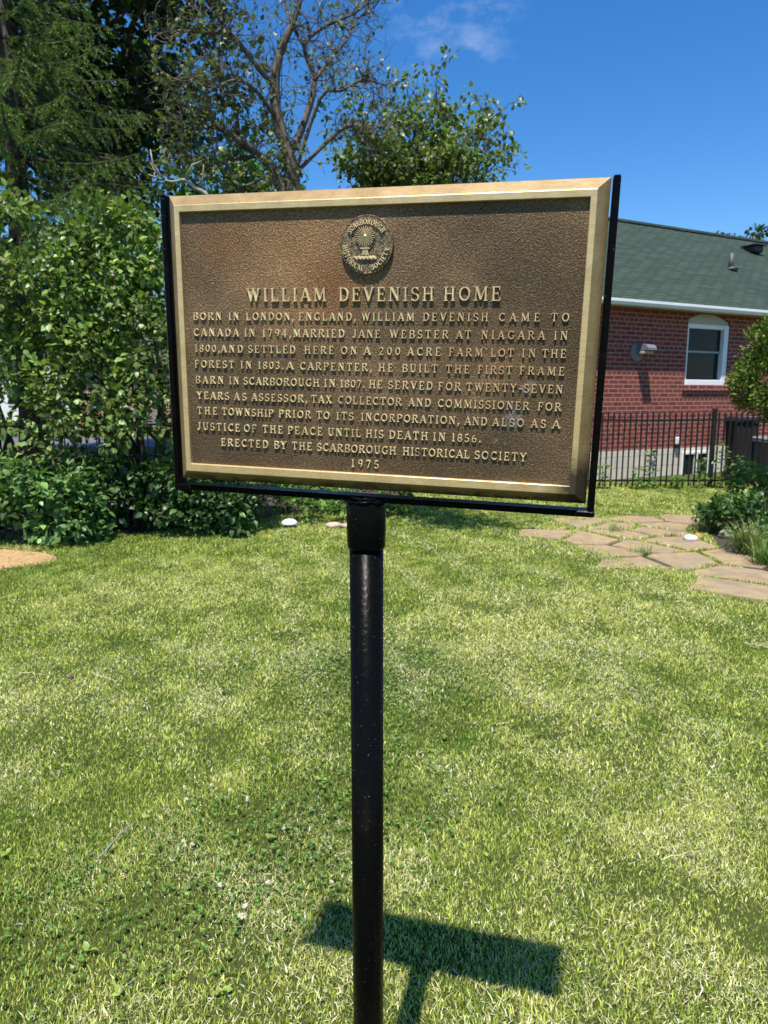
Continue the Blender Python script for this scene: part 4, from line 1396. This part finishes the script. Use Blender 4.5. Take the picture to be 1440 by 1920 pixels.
# row of leafy perennials under the plaque
PER = [(.10, .21, .03), (.15, .27, .045), (.07, .15, .03)]
specs = [(480, 985, .50, .30, 'leafy green plant left of the white garden lamp'), (575, 985, .52, .30, 'leafy green plant behind the white garden lamp'),
         (650, 985, .36, .24, 'short leafy plant just left of the sign post'), (742, 975, .34, .26, 'leafy plant just right of the sign post'), (395, 990, .5, .32, 'leafy green plant at the foot of the lilac bush'), (435, 978, .44, .3, 'leafy plant second from the lilac bush under the plaque'), (528, 972, .42, .3, 'leafy plant behind and left of the white garden lamp'), (610, 972, .40, .28, 'leafy plant behind the flat tan stone')]
for i, (px, py, hh2, ww2, lab) in enumerate(specs):
    b = gnd(px, py) + Vector((0, .25, 0))
    r_ = np.random.default_rng(50 + i)
    cl = crown_clumps(r_, (b.x, b.y, hh2 * .55), (ww2, ww2 * .8, hh2 * .5), 16, .10, .35)
    shrub('leafy_perennial', lab, 'plant', (b.x, b.y, 0), cl, 22, .062, PER, 60 + i, 5, group='leafy plants along the bed under the plaque', stem_r=.006, stem_mat=BARK_DARK)
# right bed
cl = crown_clumps(np.random.default_rng(70), (*at(1390, 945, 7.6).xy, .2), (.50, .42, .21), 50, .11, .4)
shrub('ground_vine', 'dark green leafy mound beside the flagstone path', 'plant', (*at(1385, 945, 7.6).xy, 0), cl, 40, .06, [(.05, .12, .025), (.09, .17, .03), (.035, .08, .02)], 71, 8, stem_r=.008)
cl = crown_clumps(np.random.default_rng(72), (*at(1432, 900, 8.9).xy, .34), (.34, .3, .34), 26, .13, .4)
shrub('leafy_perennial', 'bright leafy plant in front of the grey bin at right edge', 'plant', (*at(1432, 900, 8.9).xy, 0), cl, 32, .07, PER, 73, 6, stem_r=.006)
cl = crown_clumps(np.random.default_rng(74), (*at(1452, 1000, 6.6).xy, .2), (.3, .25, .22), 20, .11, .4)
shrub('ground_vine', 'leafy clump at the right edge in front of the dark mound', 'plant', (*at(1452, 1000, 6.6).xy, 0), cl, 30, .055, [(.06, .14, .03), (.1, .2, .04)], 75, 5, stem_r=.006)
def grass_tuft(label, base, n, h, spread, seed, cols):
    r_ = np.random.default_rng(seed)
    a = r_.uniform(0, 6.28, n)
    P_ = np.stack([base[0] + r_.normal(0, .05, n), base[1] + r_.normal(0, .05, n), np.zeros(n)], 1)
    l_ = r_.uniform(.2, spread, n)
    T2 = np.stack([np.cos(a) * l_, np.sin(a) * l_, np.ones(n)], 1)
    N2 = np.stack([-np.cos(a), -np.sin(a), l_], 1)
    tpl = (np.array([(-.012, 0, 0), (.012, 0, 0), (.016, .5, -.02), (-.016, .5, -.02), (.008, .85, -.14), (-.008, .85, -.14), (0, 1, -.25)], np.float32), [(0, 1, 2, 3), (3, 2, 4, 5), (5, 4, 6)])
    ob_ = leaves('grass_tuft', P_, T2, N2, h * r_.uniform(.5, 1.2, n), mixcol(r_, n, cols), GRASS, None, tpl)
    return tag(ob_, label, 'plant', 'long grass tufts by the path')
b = gnd(1405, 1042)
grass_tuft('tall grass tuft in front of the dark leafy mound', b, 320, .34, 1.0, 80, [(.12, .2, .05), (.2, .27, .08), (.3, .28, .13)])
b = gnd(1440, 1062)
grass_tuft('tall grass tuft cut by the right edge of the photo', b, 260, .26, 1.0, 84, [(.12, .22, .05), (.2, .27, .08)])
b = gnd(1150, 998)
grass_tuft('small grass tuft growing in a joint of the path near the sign', b, 90, .14, 1.2, 81, [(.12, .22, .05), (.2, .3, .08)])
b = gnd(1318, 1000)
grass_tuft('dry grass tuft on the path beside the white stone', b, 120, .2, 1.2, 82, [(.14, .2, .06), (.32, .3, .14)])
b = gnd(1205, 1040)
grass_tuft('green grass tuft in the middle of the flagstone path', b, 90, .13, 1.2, 83, [(.1, .22, .04), (.16, .3, .06)])
# weeds along the foot of the fence
def weed(label, px, py, h, seed, n=60, Y=11.25):
    b_ = at(px, py, Y)
    r_ = np.random.default_rng(seed)
    root = thing('tall_weed', label, 'weed', (b_.x, Y, 0), 'weeds along the foot of the fence')
    z = r_.uniform(.05, h, n)
    a = r_.uniform(0, 6.28, n)
    w_ = .13 * (1 - .6 * z / h)
    P_ = np.stack([b_.x + np.cos(a) * w_ * r_.random(n), Y + np.sin(a) * w_ * r_.random(n), z], 1)
    T2 = np.stack([np.cos(a), np.sin(a), r_.uniform(-.3, .5, n)], 1)
    N2 = np.tile([0, 0, 1.], (n, 1)) + r_.normal(0, .35, (n, 3))
    leaves('foliage', P_, T2, N2, r_.uniform(.05, .11, n), mixcol(r_, n, [(.11, .22, .045), (.17, .28, .07), (.08, .16, .03)]), LEAF, root)
    mb_ = MB()
    for k in range(3):
        x_ = r_.normal(0, .04)
        mb_.tube([(b_.x + x_, Y, -.02), (b_.x + x_ * 1.8, Y + .01, h * .5), (b_.x + x_ * 2.4, Y, h * r_.uniform(.75, 1))], [.007, .006, .003], 5)
    mb_.build('stem', plain('weed_stem', (.12, .18, .05), .8), root)
weed('weed with pale leaves below the exhaust hood at the fence', 1222, 890, .62, 90)
weed('leafy weed at the fence close to the plaque corner', 1132, 895, .42, 91, 44)
weed('low weed left of the basement window at the fence', 1196, 900, .36, 92, 40)
weed('tall thin weed just right of the fence post', 1352, 880, .75, 93, 60)
weed('weed in front of the basement window', 1313, 885, .5, 94, 50)
weed('weed at the fence between the basement window and the outlet box', 1268, 900, .25, 95, 36)
weed('dark weed before the black bin', 1382, 885, .55, 96, 60)

# standard topiary evergreen at the right edge
c = at(1498, 695, 8.4)
root = thing('topiary_evergreen', 'rounded evergreen on a bare trunk cut by the right edge of the photo', 'tree', (c.x, c.y, 0))
r_ = np.random.default_rng(100)
cl = crown_clumps(r_, c, (.60, .58, .76), 190, .12, .72)
P_, T2, N_ = clump_leaves(r_, cl, 130, -.4, .3)
n_ = len(P_)
leaves('foliage', P_, T2 + (P_ - np.array(c)) * .8, N_, .038 * r_.uniform(.6, 1.3, n_), mixcol(r_, n_, [(.10, .155, .022), (.18, .245, .035), (.05, .09, .018)]), NEEDLE, root, OVATE)
mb = MB()
rd = random.Random(9)
limb(mb, (c.x + .02, c.y, -.05), (c.x, c.y, c.z + .2), .05, .03, rd, .01, 6, 10)
for k in range(10):
    a = k * .63
    limb(mb, (c.x, c.y, c.z - .3 + .05 * k), (c.x + .4 * math.cos(a), c.y + .4 * math.sin(a), c.z + .1 * (k - 4)), .018, .006, rd, .04, 4, 5)
mb.build('trunk', BARK_DARK, root, True)

# ------------------------------------------------------------------ bins, stones, lamp
def bin_(name, label, loc, m, mlid, w_, d_, h_):
    root_ = thing(name, label, 'bin', loc)
    mb_ = MB()
    x_, y_, _ = loc
    k = .82
    vs2 = [(x_ + sx_ * w_ / 2 * k, y_ + sy_ * d_ / 2 * k, .04) for sx_, sy_ in ((-1, -1), (1, -1), (1, 1), (-1, 1))] + [(x_ + sx_ * w_ / 2, y_ + sy_ * d_ / 2, h_) for sx_, sy_ in ((-1, -1), (1, -1), (1, 1), (-1, 1))]
    mb_.add(vs2, [(3, 2, 1, 0), (4, 5, 6, 7), (0, 1, 5, 4), (1, 2, 6, 5), (2, 3, 7, 6), (3, 0, 4, 7)])
    mb_.box((x_, y_, h_ + .012), (w_ + .05, d_ + .05, .03), None, .008)
    mb_.build('bin_body', m, root_)
    mb_ = MB()
    mb_.box((x_, y_ + .01, h_ + .055), (w_ + .04, d_ + .05, .055), None, .022)
    mb_.box((x_, y_ - d_ / 2 - .035, h_ + .05), (w_ * .5, .03, .02), None, .006)
    mb_.build('lid', mlid, root_)
    for s_ in (-1, 1):
        mb_ = MB()
        mb_.tube([(x_ + s_ * w_ * .36 - .02, y_ + d_ * .38, .1), (x_ + s_ * w_ * .36 + .02, y_ + d_ * .38, .1)], .1, 16)
        mb_.build('wheel', BLACKM, root_)
BINM = plain('matt_black_plastic', (.006, .006, .007), .9, 0, .2)
q = at(1384, 880, 12.3)
bin_('wheelie_bin', 'black upright bin standing against the house behind the fence', (q.x, 12.3, 0), BINM, BINM, .36, .42, 1.04)
q = at(1447, 880, 11.9)
bin_('wheelie_bin', 'grey bin with rounded lid by the fence at the right edge', (q.x, 11.9, 0), plain('grey_plastic', (.10, .11, .12), .5), plain('grey_lid', (.22, .24, .26), .45), .5, .5, .72)

def stone(label, px, py, r3, seed, c, cat='stone'):
    g_ = gnd(px, py)
    r_ = np.random.default_rng(seed)
    mb_ = MB()
    n_, m2 = 14, 8
    vs2, fs = [], []
    for j in range(m2 + 1):
        ph = math.pi * j / m2
        for k in range(n_):
            a = 2 * math.pi * k / n_
            f_ = 1 + .14 * math.sin(2 * a + seed) + .1 * math.cos(3 * a + ph * 2 + seed)
            vs2.append((g_.x + r3[0] * math.sin(ph) * math.cos(a) * f_, g_.y + r3[1] * math.sin(ph) * math.sin(a) * f_, r3[2] * .75 + r3[2] * math.cos(ph)))
    for j in range(m2):
        for k in range(n_):
            fs.append((j * n_ + k, (j + 1) * n_ + k, (j + 1) * n_ + (k + 1) % n_, j * n_ + (k + 1) % n_))
    mb_.add(vs2, fs)
    tag(mb_.build('garden_stone', plain('stone_%d' % seed, c, .85, 0, .25, 25, .5, 60), None, True), label, cat, 'stones at the edge of the beds')
stone('tan flat stone beside the white garden lamp', 626, 990, (.085, .06, .04), 1, (.48, .38, .27))
stone('small tan stone half hidden behind the sign post', 655, 990, (.09, .07, .035), 2, (.42, .33, .24))
stone('white stone at the edge of the flagstone path', 1295, 1016, (.07, .055, .045), 3, (.62, .58, .55))
stone('small orange stone touching the white stone', 1308, 1010, (.04, .035, .035), 4, (.5, .2, .06))
stone('grey stone in front of the dark leafy mound', 1362, 1010, (.10, .07, .055), 5, (.24, .22, .19))
stone('dark stone lying on the lawn left of the plaque post foot', 132, 1274, (.018, .016, .014), 6, (.09, .055, .04))
g = gnd(543, 990)
lamp = thing('garden_lamp', 'white dome topped garden lamp at the lawn edge', 'garden lamp', (g.x, g.y, 0))
mb = MB()
prof = [(.088, .045), (.092, .055), (.085, .075), (.06, .095), (.025, .105), (.004, .107)]
mb.tube([(g.x, g.y, z) for r_2, z in prof], [r_2 for r_2, z in prof], 24)
mb.build('lamp_cap', plain('lamp_white', (.8, .8, .8), .35, 0, .04), lamp, True)
mb = MB()
mb.tube([(g.x, g.y, -.02), (g.x, g.y, .03), (g.x, g.y, .046)], [.05, .05, .075], 18)
mb.build('lamp_base', plain('lamp_grey', (.2, .2, .2), .5), lamp, True)

# ------------------------------------------------------------------ trees
def spruce(label, base, height, seed, z_lo, reach, cols, nwh=26):
    rd_ = random.Random(seed)
    r_ = np.random.default_rng(seed)
    root_ = thing('spruce_tree', label, 'tree', tuple(base))
    mb_ = MB()
    mb_.tube([Vector(base) + Vector((0, 0, -.1)), Vector(base) + Vector((.05, 0, height * .5)), Vector(base) + Vector((0, .05, height))], [.24, .16, .02], 12)
    P_, T2, N_ = [], [], []
    for k in range(nwh):
        z = z_lo + (height - z_lo) * (k / nwh) ** 1.05
        rr = reach * (1 - (z - z_lo) / (height - z_lo)) ** .75 + .25
        nb = 8
        for j in range(nb):
            a = 2 * math.pi * (j + rd_.random() * .8) / nb + k * .7
            L_ = rr * rd_.uniform(.7, 1.1)
            p0 = Vector(base) + Vector((0, 0, z))
            d = Vector((math.cos(a), math.sin(a), 0))
            pts = [p0 + d * (L_ * t) + Vector((0, 0, -.42 * L_ * t + .30 * L_ * t * t)) for t in (0, .2, .4, .6, .8, 1)]
            mb_.tube(pts, [.035, .03, .024, .018, .012, .006], 5)
            side = Vector((-d.y, d.x, 0))
            ntw = int(L_ * 13)
            for q_ in range(ntw):
                t = .18 + .82 * (q_ + rd_.random()) / ntw
                i_ = min(4, int(t * 5))
                b0 = pts[i_].lerp(pts[i_ + 1], t * 5 - i_)
                s_ = 1 if q_ % 2 else -1
                tl = (.24 + .30 * (1 - t)) * rd_.uniform(.6, 1.2) * min(1, L_ / 1.6)
                td = (side * s_ * rd_.uniform(.5, 1.0) + d * rd_.uniform(.4, .9) + Vector((0, 0, rd_.uniform(-1.25, -.15)))).normalized()
                m2 = max(12, int(tl / .0062))
                u = r_.random(m2)
                pb = np.array(b0)[None] + np.array(td)[None] * (u * tl)[:, None] + np.array([0, 0, -.25])[None] * (u[:, None] ** 2) * tl
                rad = unit(r_.normal(size=(m2, 3)))
                P_.append(pb)
                T2.append(np.array(td)[None] * .6 + rad * .9)
                N_.append(rad + np.array([0, 0, .6]))
    mb_.build('trunk', BARK_DARK, root_, True)
    P_, T2, N_ = np.concatenate(P_), np.concatenate(T2), np.concatenate(N_)
    n_ = len(P_)
    print('spruce needles', n_)
    leaves('foliage', P_, T2, N_, r_.uniform(.035, .065, n_), mixcol(r_, n_, cols), NEEDLE, root_, NARROW)
b = at(55, 700, 11.8)
spruce('spruce with drooping grey green boughs behind the left lilac bush', (b.x, 11.8, 0), 9.5, 5, 2.5, 3.35, [(.15, .22, .06), (.22, .30, .09), (.09, .15, .04), (.20, .28, .14)], 22)

def broad_tree(name, label, base, trunk_top, crown, nclump, per, cr, lsize, cols, seed, trunk_r, hollow=.5, limbs=12, bk_=None, tpl=OVATE, gaps=0):
    rd_ = random.Random(seed)
    r_ = np.random.default_rng(seed)
    root_ = thing(name, label, 'tree', tuple(base))
    cc, rr = crown
    cl_ = crown_clumps(r_, cc, rr, nclump, cr, hollow)
    mb_ = MB()
    tt_ = Vector(trunk_top)
    limb(mb_, Vector(base) - Vector((0, 0, .1)), tt_, trunk_r, trunk_r * .65, rd_, .015, 6, 10)
    for k in r_.permutation(nclump)[:limbs]:
        c_2 = Vector(cl_[k, :3])
        pts = limb(mb_, tt_ - Vector((0, 0, rd_.uniform(0, .6))), c_2, trunk_r * .42, trunk_r * .08, rd_, .05, 6, 6)
        for kk in r_.permutation(nclump)[:3]:
            c3 = Vector(cl_[kk, :3])
            if (c3 - c_2).length < max(rr) * .9:
                limb(mb_, pts[4], c3, trunk_r * .15, trunk_r * .04, rd_, .05, 4, 4)
    mb_.build('trunk', bk_ or BARK_DARK, root_, True)
    P_, T2, N_ = clump_leaves(r_, cl_, per, .3, .7)
    n_ = len(P_)
    leaves('crown', P_, T2, N_, lsize * r_.uniform(.6, 1.25, n_), mixcol(r_, n_, cols), LEAF, root_, tpl)
    return root_
# big dark maple whose underside fills the upper left
broad_tree('maple_tree', 'large dark leaved maple filling the upper left behind the spruce', (at(210, 700, 17).x, 17, 0), (at(210, 300, 17).x, 17, 5.5),
           ((at(150, 60, 17).x, 17.0, 10.2), (3.4, 3.4, 5.4)), 460, 60, .62, .20, [(.026, .056, .014), (.038, .075, .018), (.018, .042, .012)], 7, .3, .35, 22)
# leafy tree to the right of the plaque's top
LT = at(820, 330, 12.6)
r_ = np.random.default_rng(140)
root = thing('young_tree', 'young leafy tree rising behind the top edge of the plaque', 'tree', (LT.x, 12.6, 0))
mb = MB()
rd = random.Random(140)
b0 = Vector((at(800, 880, 12.6).x, 12.6, -.05))
fork = at(800, 470, 12.6)
limb(mb, b0, fork, .09, .06, rd, .015, 6, 8)
LTP = []
for (px, py) in ((785, 185), (750, 230), (815, 215), (850, 210), (895, 215), (930, 250), (945, 310), (900, 270), (870, 250), (720, 240), (700, 280), (740, 290), (830, 270), (780, 250), (860, 300), (915, 320), (705, 325), (760, 320), (810, 330), (890, 340), (835, 240), (770, 170), (905, 240), (655, 300), (680, 260), (640, 325), (672, 335), (700, 300), (640, 270), (668, 290), (730, 310), (690, 340)):
    e = at(px, py, 12.6) + Vector((0, rd.uniform(-1.0, 1.0), 0))
    pts = limb(mb, fork.lerp(b0, rd.uniform(0, .15)), e, .026, .006, rd, .03, 7, 5)
    for k in range(15):
        s0 = pts[rd.choice((3, 4, 5, 6, 7))]
        e2 = s0 + Vector((rd.gauss(0, .26), rd.gauss(0, .3), abs(rd.gauss(.12, .2))))
        limb(mb, s0, e2, .008, .003, rd, .06, 4, 4)
        LTP.append((*e2, rd.uniform(.07, .17)))
    LTP.append((*e, .16))
mb.build('trunk', BARK_DARK, root, True)
cl = np.array(LTP)
P_, T2, N_ = clump_leaves(r_, cl, 17, .3, .7)
low = P_[:, 2]
n_ = len(P_)
leaves('crown', P_, T2, N_, .10 * r_.uniform(.5, 1.2, n_), mixcol(r_, n_, [(.11, .18, .035), (.16, .24, .055), (.21, .23, .08)]), LEAF, root)
# bright leafy bush top just over the plaque
r_ = np.random.default_rng(150)
cl = crown_clumps(r_, at(755, 345, 13.4), (.75, .6, .38), 40, .2, .3)
shrub('leafy_shrub', 'bright green leafy shrub peeping over the middle of the plaque', 'shrub', (at(755, 345, 13.4).x, 13.4, 0), cl, 30, .13, [(.13, .25, .03), (.18, .30, .045), (.08, .17, .03)], 151, 8, stem_r=.03)
cl = crown_clumps(r_, at(445, 345, 13.2), (1.1, .6, .7), 60, .24, .3)
shrub('leafy_shrub', 'green leafy shrub behind the top left corner of the plaque', 'shrub', (at(445, 345, 13.2).x, 13.2, 0), cl, 30, .13, [(.07, .15, .025), (.12, .21, .035), (.045, .10, .02)], 152, 8, stem_r=.03)

# corkscrew tree with sparse leaves
CY = 10.4
root = thing('corkscrew_tree', 'sparse tree with twisted corkscrew twigs above the plaque', 'tree', (at(572, 900, CY).x, CY, 0))
rd = random.Random(77)
r_ = np.random.default_rng(77)
mb = MB()
def pxpath(pts, rad, dy=0.0, sides=8):
    out = []
    V3 = [at(px, py, CY + dy * k / max(1, len(pts) - 1)) for k, (px, py) in enumerate(pts)]
    for k in range(len(V3) - 1):
        for j in range(3):
            t = j / 3
            a, b, c2, d = V3[max(k - 1, 0)], V3[k], V3[k + 1], V3[min(k + 2, len(V3) - 1)]
            out.append(.5 * ((2 * b) + (c2 - a) * t + (2 * a - 5 * b + 4 * c2 - d) * t * t + (3 * b - a - 3 * c2 + d) * t ** 3))
    out.append(V3[-1])
    n_ = len(out)
    mb.tube(out, [rad[0] + (rad[1] - rad[0]) * k / (n_ - 1) for k in range(n_)], sides)
    return out
limbs = []
limbs.append((pxpath([(572, 960), (563, 700), (550, 360), (540, 290), (520, 225), (515, 160), (525, 100), (550, 40), (572, -30)], (.13, .03)), 5.0))
limbs.append((pxpath([(560, 620), (525, 350), (485, 292), (447, 262), (402, 236), (362, 242), (330, 225)], (.08, .012), -.8), 1.0))
limbs.append((pxpath([(541, 295), (572, 225), (590, 150), (570, 85), (612, 48), (655, 30), (690, 8)], (.055, .01), .6), 1.0))
limbs.append((pxpath([(549, 340), (600, 185), (640, 170), (680, 150), (720, 160)], (.03, .008), -.5), 1.0))
limbs.append((pxpath([(516, 165), (470, 110), (432, 62), (392, 62), (350, 58), (310, 75)], (.04, .008), -.9), 1.0))
limbs.append((pxpath([(520, 225), (480, 170), (440, 150), (400, 165), (365, 150)], (.03, .008), -1.2), 1.0))
limbs.append((pxpath([(570, 85), (540, 30), (530, -30)], (.03, .012), .5), 1.0))
limbs.append((pxpath([(590, 150), (620, 110), (650, 75), (665, 40), (700, 15)], (.028, .008), .9), 1.0))
limbs.append((pxpath([(447, 262), (440, 200), (410, 120), (420, 40), (400, -20)], (.035, .01), -.7), 1.0))
limbs.append((pxpath([(485, 292), (430, 300), (390, 310), (350, 290)], (.03, .008), -1.0), 1.0))
limbs.append((pxpath([(549, 330), (620, 260), (660, 235), (700, 250), (725, 230)], (.032, .008), .8), 1.0))
limbs.append((pxpath([(566, 760), (640, 650), (740, 610), (850, 600)], (.05, .015), -3.15), 1.0))      # limb over the lawn behind the plaque
limbs.append((pxpath([(548, 345), (505, 330), (455, 350), (420, 330)], (.03, .008), -.6), 1.0))
leafP, leafT = [], []
def curly(p, d, L_, r0, lvl, leafy):
    step = .045 if lvl else .06
    n_ = max(4, int(L_ / step))
    axis = Vector((rd.gauss(0, 1), rd.gauss(0, 1), rd.gauss(0, 1))).normalized()
    pts, q, d = [p.copy()], p.copy(), d.normalized()
    for k in range(n_):
        if rd.random() < .28: axis = Vector((rd.gauss(0, 1), rd.gauss(0, 1), rd.gauss(0, 1))).normalized()
        d = (d + axis.cross(d) * rd.uniform(.2, .75) + Vector((0, 0, .05))).normalized()
        q = q + d * step
        pts.append(q.copy())
        if lvl < 2 and rd.random() < (.23 if lvl == 0 else .13):
            curly(q, (d + Vector((rd.gauss(0, .8), rd.gauss(0, .8), rd.gauss(0, .8)))), L_ * rd.uniform(.35, .6), r0 * .55, lvl + 1, leafy)
        if rd.random() < leafy:
            for _ in range(rd.randint(1, 4)):
                leafP.append(q + Vector((rd.gauss(0, .02), rd.gauss(0, .02), rd.gauss(0, .02))))
                leafT.append((d + Vector((rd.gauss(0, .8), rd.gauss(0, .8), rd.gauss(0, .8) - .3))))
    mb.tube(pts, [r0 * (1 - .65 * k / n_) for k in range(n_ + 1)], 4 if lvl == 0 else 3, False)
for li, (pts, skip) in enumerate(limbs):
    i0 = 6 if li == 0 else 4
    for k in range(i0, len(pts)):
        p = pts[k]
        if p.z < 2.6 and li != 11: continue
        d0 = (pts[k] - pts[k - 1]).normalized()
        for _ in range(3 if li not in (6,) else 2):
            frac = max(0.0, min(1.0, (5.6 - p.z) / 2.6))          # fuller leaf towards the bottom of the crown
            lf = (.06 + .30 * frac)
            if li == 11: lf = .6
            curly(p, d0 * .5 + Vector((rd.gauss(0, .8), rd.gauss(0, .6), rd.gauss(.15, .6))), rd.uniform(.35, 1.0), .0074, 0, lf)
for q in limbs[11][0][5:]:
    for _ in range(620):
        w = Vector((rd.gauss(0, .33), rd.gauss(.05, .22), rd.gauss(.1, .14)))
        leafP.append(q + w)
        leafT.append(Vector((rd.gauss(0, 1), rd.gauss(0, 1), rd.gauss(-.3, .4))))
mb.build('trunk', BARK_GREY, root, True)
n_ = len(leafP)
print('corkscrew leaves', n_)
leaves('crown', np.array(leafP), np.array(leafT), np.tile([0, -.3, 1.0], (n_, 1)) + r_.normal(0, .5, (n_, 3)), r_.uniform(.04, .085, n_),
       mixcol(r_, n_, [(.12, .19, .035), (.19, .24, .06), (.22, .19, .08), (.08, .14, .03)]), LEAF, root)
mb = MB()
D1 = [at(*p, 8.9) for p in ((392, 372), (383, 360), (366, 352), (348, 337), (338, 338))]
mb.tube(D1, [.027, .025, .022, .020, .016], 7)
mb.tube([D1[3], at(322, 341, 8.9), at(300, 335, 8.9), at(278, 327, 8.9)], [.016, .014, .011, .005], 6)
mb.tube([D1[3], at(352, 325, 8.85), at(361, 309, 8.8), at(378, 302, 8.8)], [.016, .014, .011, .006], 6)
mb.tube([at(310, 338, 8.9), at(296, 323, 8.85), at(286, 305, 8.8), at(282, 280, 8.8)], [.013, .012, .010, .005], 6)
mb.tube([at(296, 323, 8.85), at(289, 319, 8.9), at(281, 300, 8.9)], [.007, .006, .003], 5)
mb.tube([at(381, 360, 8.9), at(380, 335, 8.85), at(382, 308, 8.8)], [.012, .009, .005], 6)
mb.tube([at(392, 372, 8.9), at(440, 420, 9.4), at(535, 520, CY - .1)], [.026, .032, .045], 8)
mb.build('dead_branch', BARK_PALE, root, True)

# tree tops beyond the roof
broad_tree('distant_tree', 'dark green tree showing its top over the green roof', (at(1385, 450, 27).x, 27, 0), (at(1385, 450, 27).x, 27, 4.5),
           ((at(1382, 470, 27).x, 27, 6.1), (1.35, 1.3, 1.35)), 60, 40, .34, .17, [(.04, .085, .025), (.07, .12, .03)], 170, .2, .4, 8)
# trees across the road at the left
for i, (px, Y, h_, w_, lab) in enumerate(((-60, 33, 9, 4, 'round green tree across the road at the far left'), (235, 36, 7, 3.2, 'green tree across the road behind the wide lilac bush'))):
    x_ = at(px, 740, Y).x
    broad_tree('distant_tree', lab, (x_, Y, 0), (x_, Y, h_ * .35), ((x_, Y, h_ * .62), (w_, w_ * .8, h_ * .38)), 90, 34, .7, .3, [(.05, .1, .025), (.08, .14, .035)], 180 + i, .22, .4, 8)

# ------------------------------------------------------------------ neighbouring houses across the road
def small_house(label, cx, Y, w_, d_, hz, pitch, wall_m, roof_m, gable_front):
    root_ = thing('house', label, 'house', (cx, Y, 0))
    mb_ = MB()
    x0, x1, y0, y1 = cx - w_ / 2, cx + w_ / 2, Y - d_ / 2, Y + d_ / 2
    mb_.box((cx, Y, hz / 2), (w_, d_, hz))
    if gable_front:
        rz = hz + pitch * w_ / 2
        mb_.add([(x0, y0, hz + .002), (x1, y0, hz + .002), (cx, y0, rz), (x0, y1, hz + .002), (x1, y1, hz + .002), (cx, y1, rz)], [(0, 1, 2), (5, 4, 3), (0, 3, 4, 1)])
    else:
        rz = hz + pitch * d_ / 2
        mb_.add([(x0, y0, hz + .002), (x0, y1, hz + .002), (x0, Y, rz), (x1, y0, hz + .002), (x1, y1, hz + .002), (x1, Y, rz)], [(0, 2, 1), (3, 4, 5), (0, 1, 4, 3)])
    mb_.build('wall', wall_m, root_)
    mb_ = MB()
    ov, th = .35, .14
    if gable_front:
        for s_ in (-1, 1):
            e = (cx + s_ * (w_ / 2 + ov), hz - pitch * ov + .02)
            r2 = (cx, rz + .02)
            vs2 = [(e[0], y0 - ov, e[1]), (r2[0], y0 - ov, r2[1]), (r2[0], y1 + ov, r2[1]), (e[0], y1 + ov, e[1])]
            vs2 += [(a_, b_, c_ + th) for a_, b_, c_ in vs2]
            mb_.add(vs2, [(3, 2, 1, 0), (4, 5, 6, 7), (0, 1, 5, 4), (1, 2, 6, 5), (2, 3, 7, 6), (3, 0, 4, 7)])
    else:
        for s_ in (-1, 1):
            vs2 = [(x0 - ov, Y + s_ * (d_ / 2 + ov), hz - pitch * ov + .02), (x1 + ov, Y + s_ * (d_ / 2 + ov), hz - pitch * ov + .02), (x1 + ov, Y, rz + .02), (x0 - ov, Y, rz + .02)]
            vs2 += [(a_, b_, c_ + th) for a_, b_, c_ in vs2]
            mb_.add(vs2, [(3, 2, 1, 0), (4, 5, 6, 7), (0, 1, 5, 4), (1, 2, 6, 5), (2, 3, 7, 6), (3, 0, 4, 7)])
    mb_.build('roof', roof_m, root_)
    for wx in (-.28, .28):
        mb_ = MB()
        mb_.box((cx + wx * w_, y0 - .02, hz * .55), (1.3, .08, 1.2), None, .02)
        f_ = mb_.build('window', WHITEP, root_)
        mb_ = MB()
        mb_.box((cx + wx * w_, y0 - .065, hz * .55), (1.1, .02, 1.0))
        mb_.build('pane', GLASS.m, f_)
    mb_ = MB()
    mb_.box((cx, y0 - .025, 1.0), (.95, .06, 2.05), None, .02)
    mb_.build('door', plain('door_paint', (.25, .2, .16), .5), root_)
small_house('white gabled house seen through the lilac leaves', at(140, 720, 44).x, 44, 6, 7, 2.7, .55, plain('white_siding', (.75, .75, .74), .6, 0, .05, 1), plain('grey_roof', (.42, .40, .39), .9, 0, .15, 3), True)
small_house('pinkish brick house far behind the lilac bush near the plaque', at(330, 720, 34).x, 34, 7, 7, 2.8, .45, plain('pink_brick', (.42, .24, .19), .9, 0, .2, 4), plain('brown_roof', (.16, .13, .11), .9, 0, .15, 3), False)
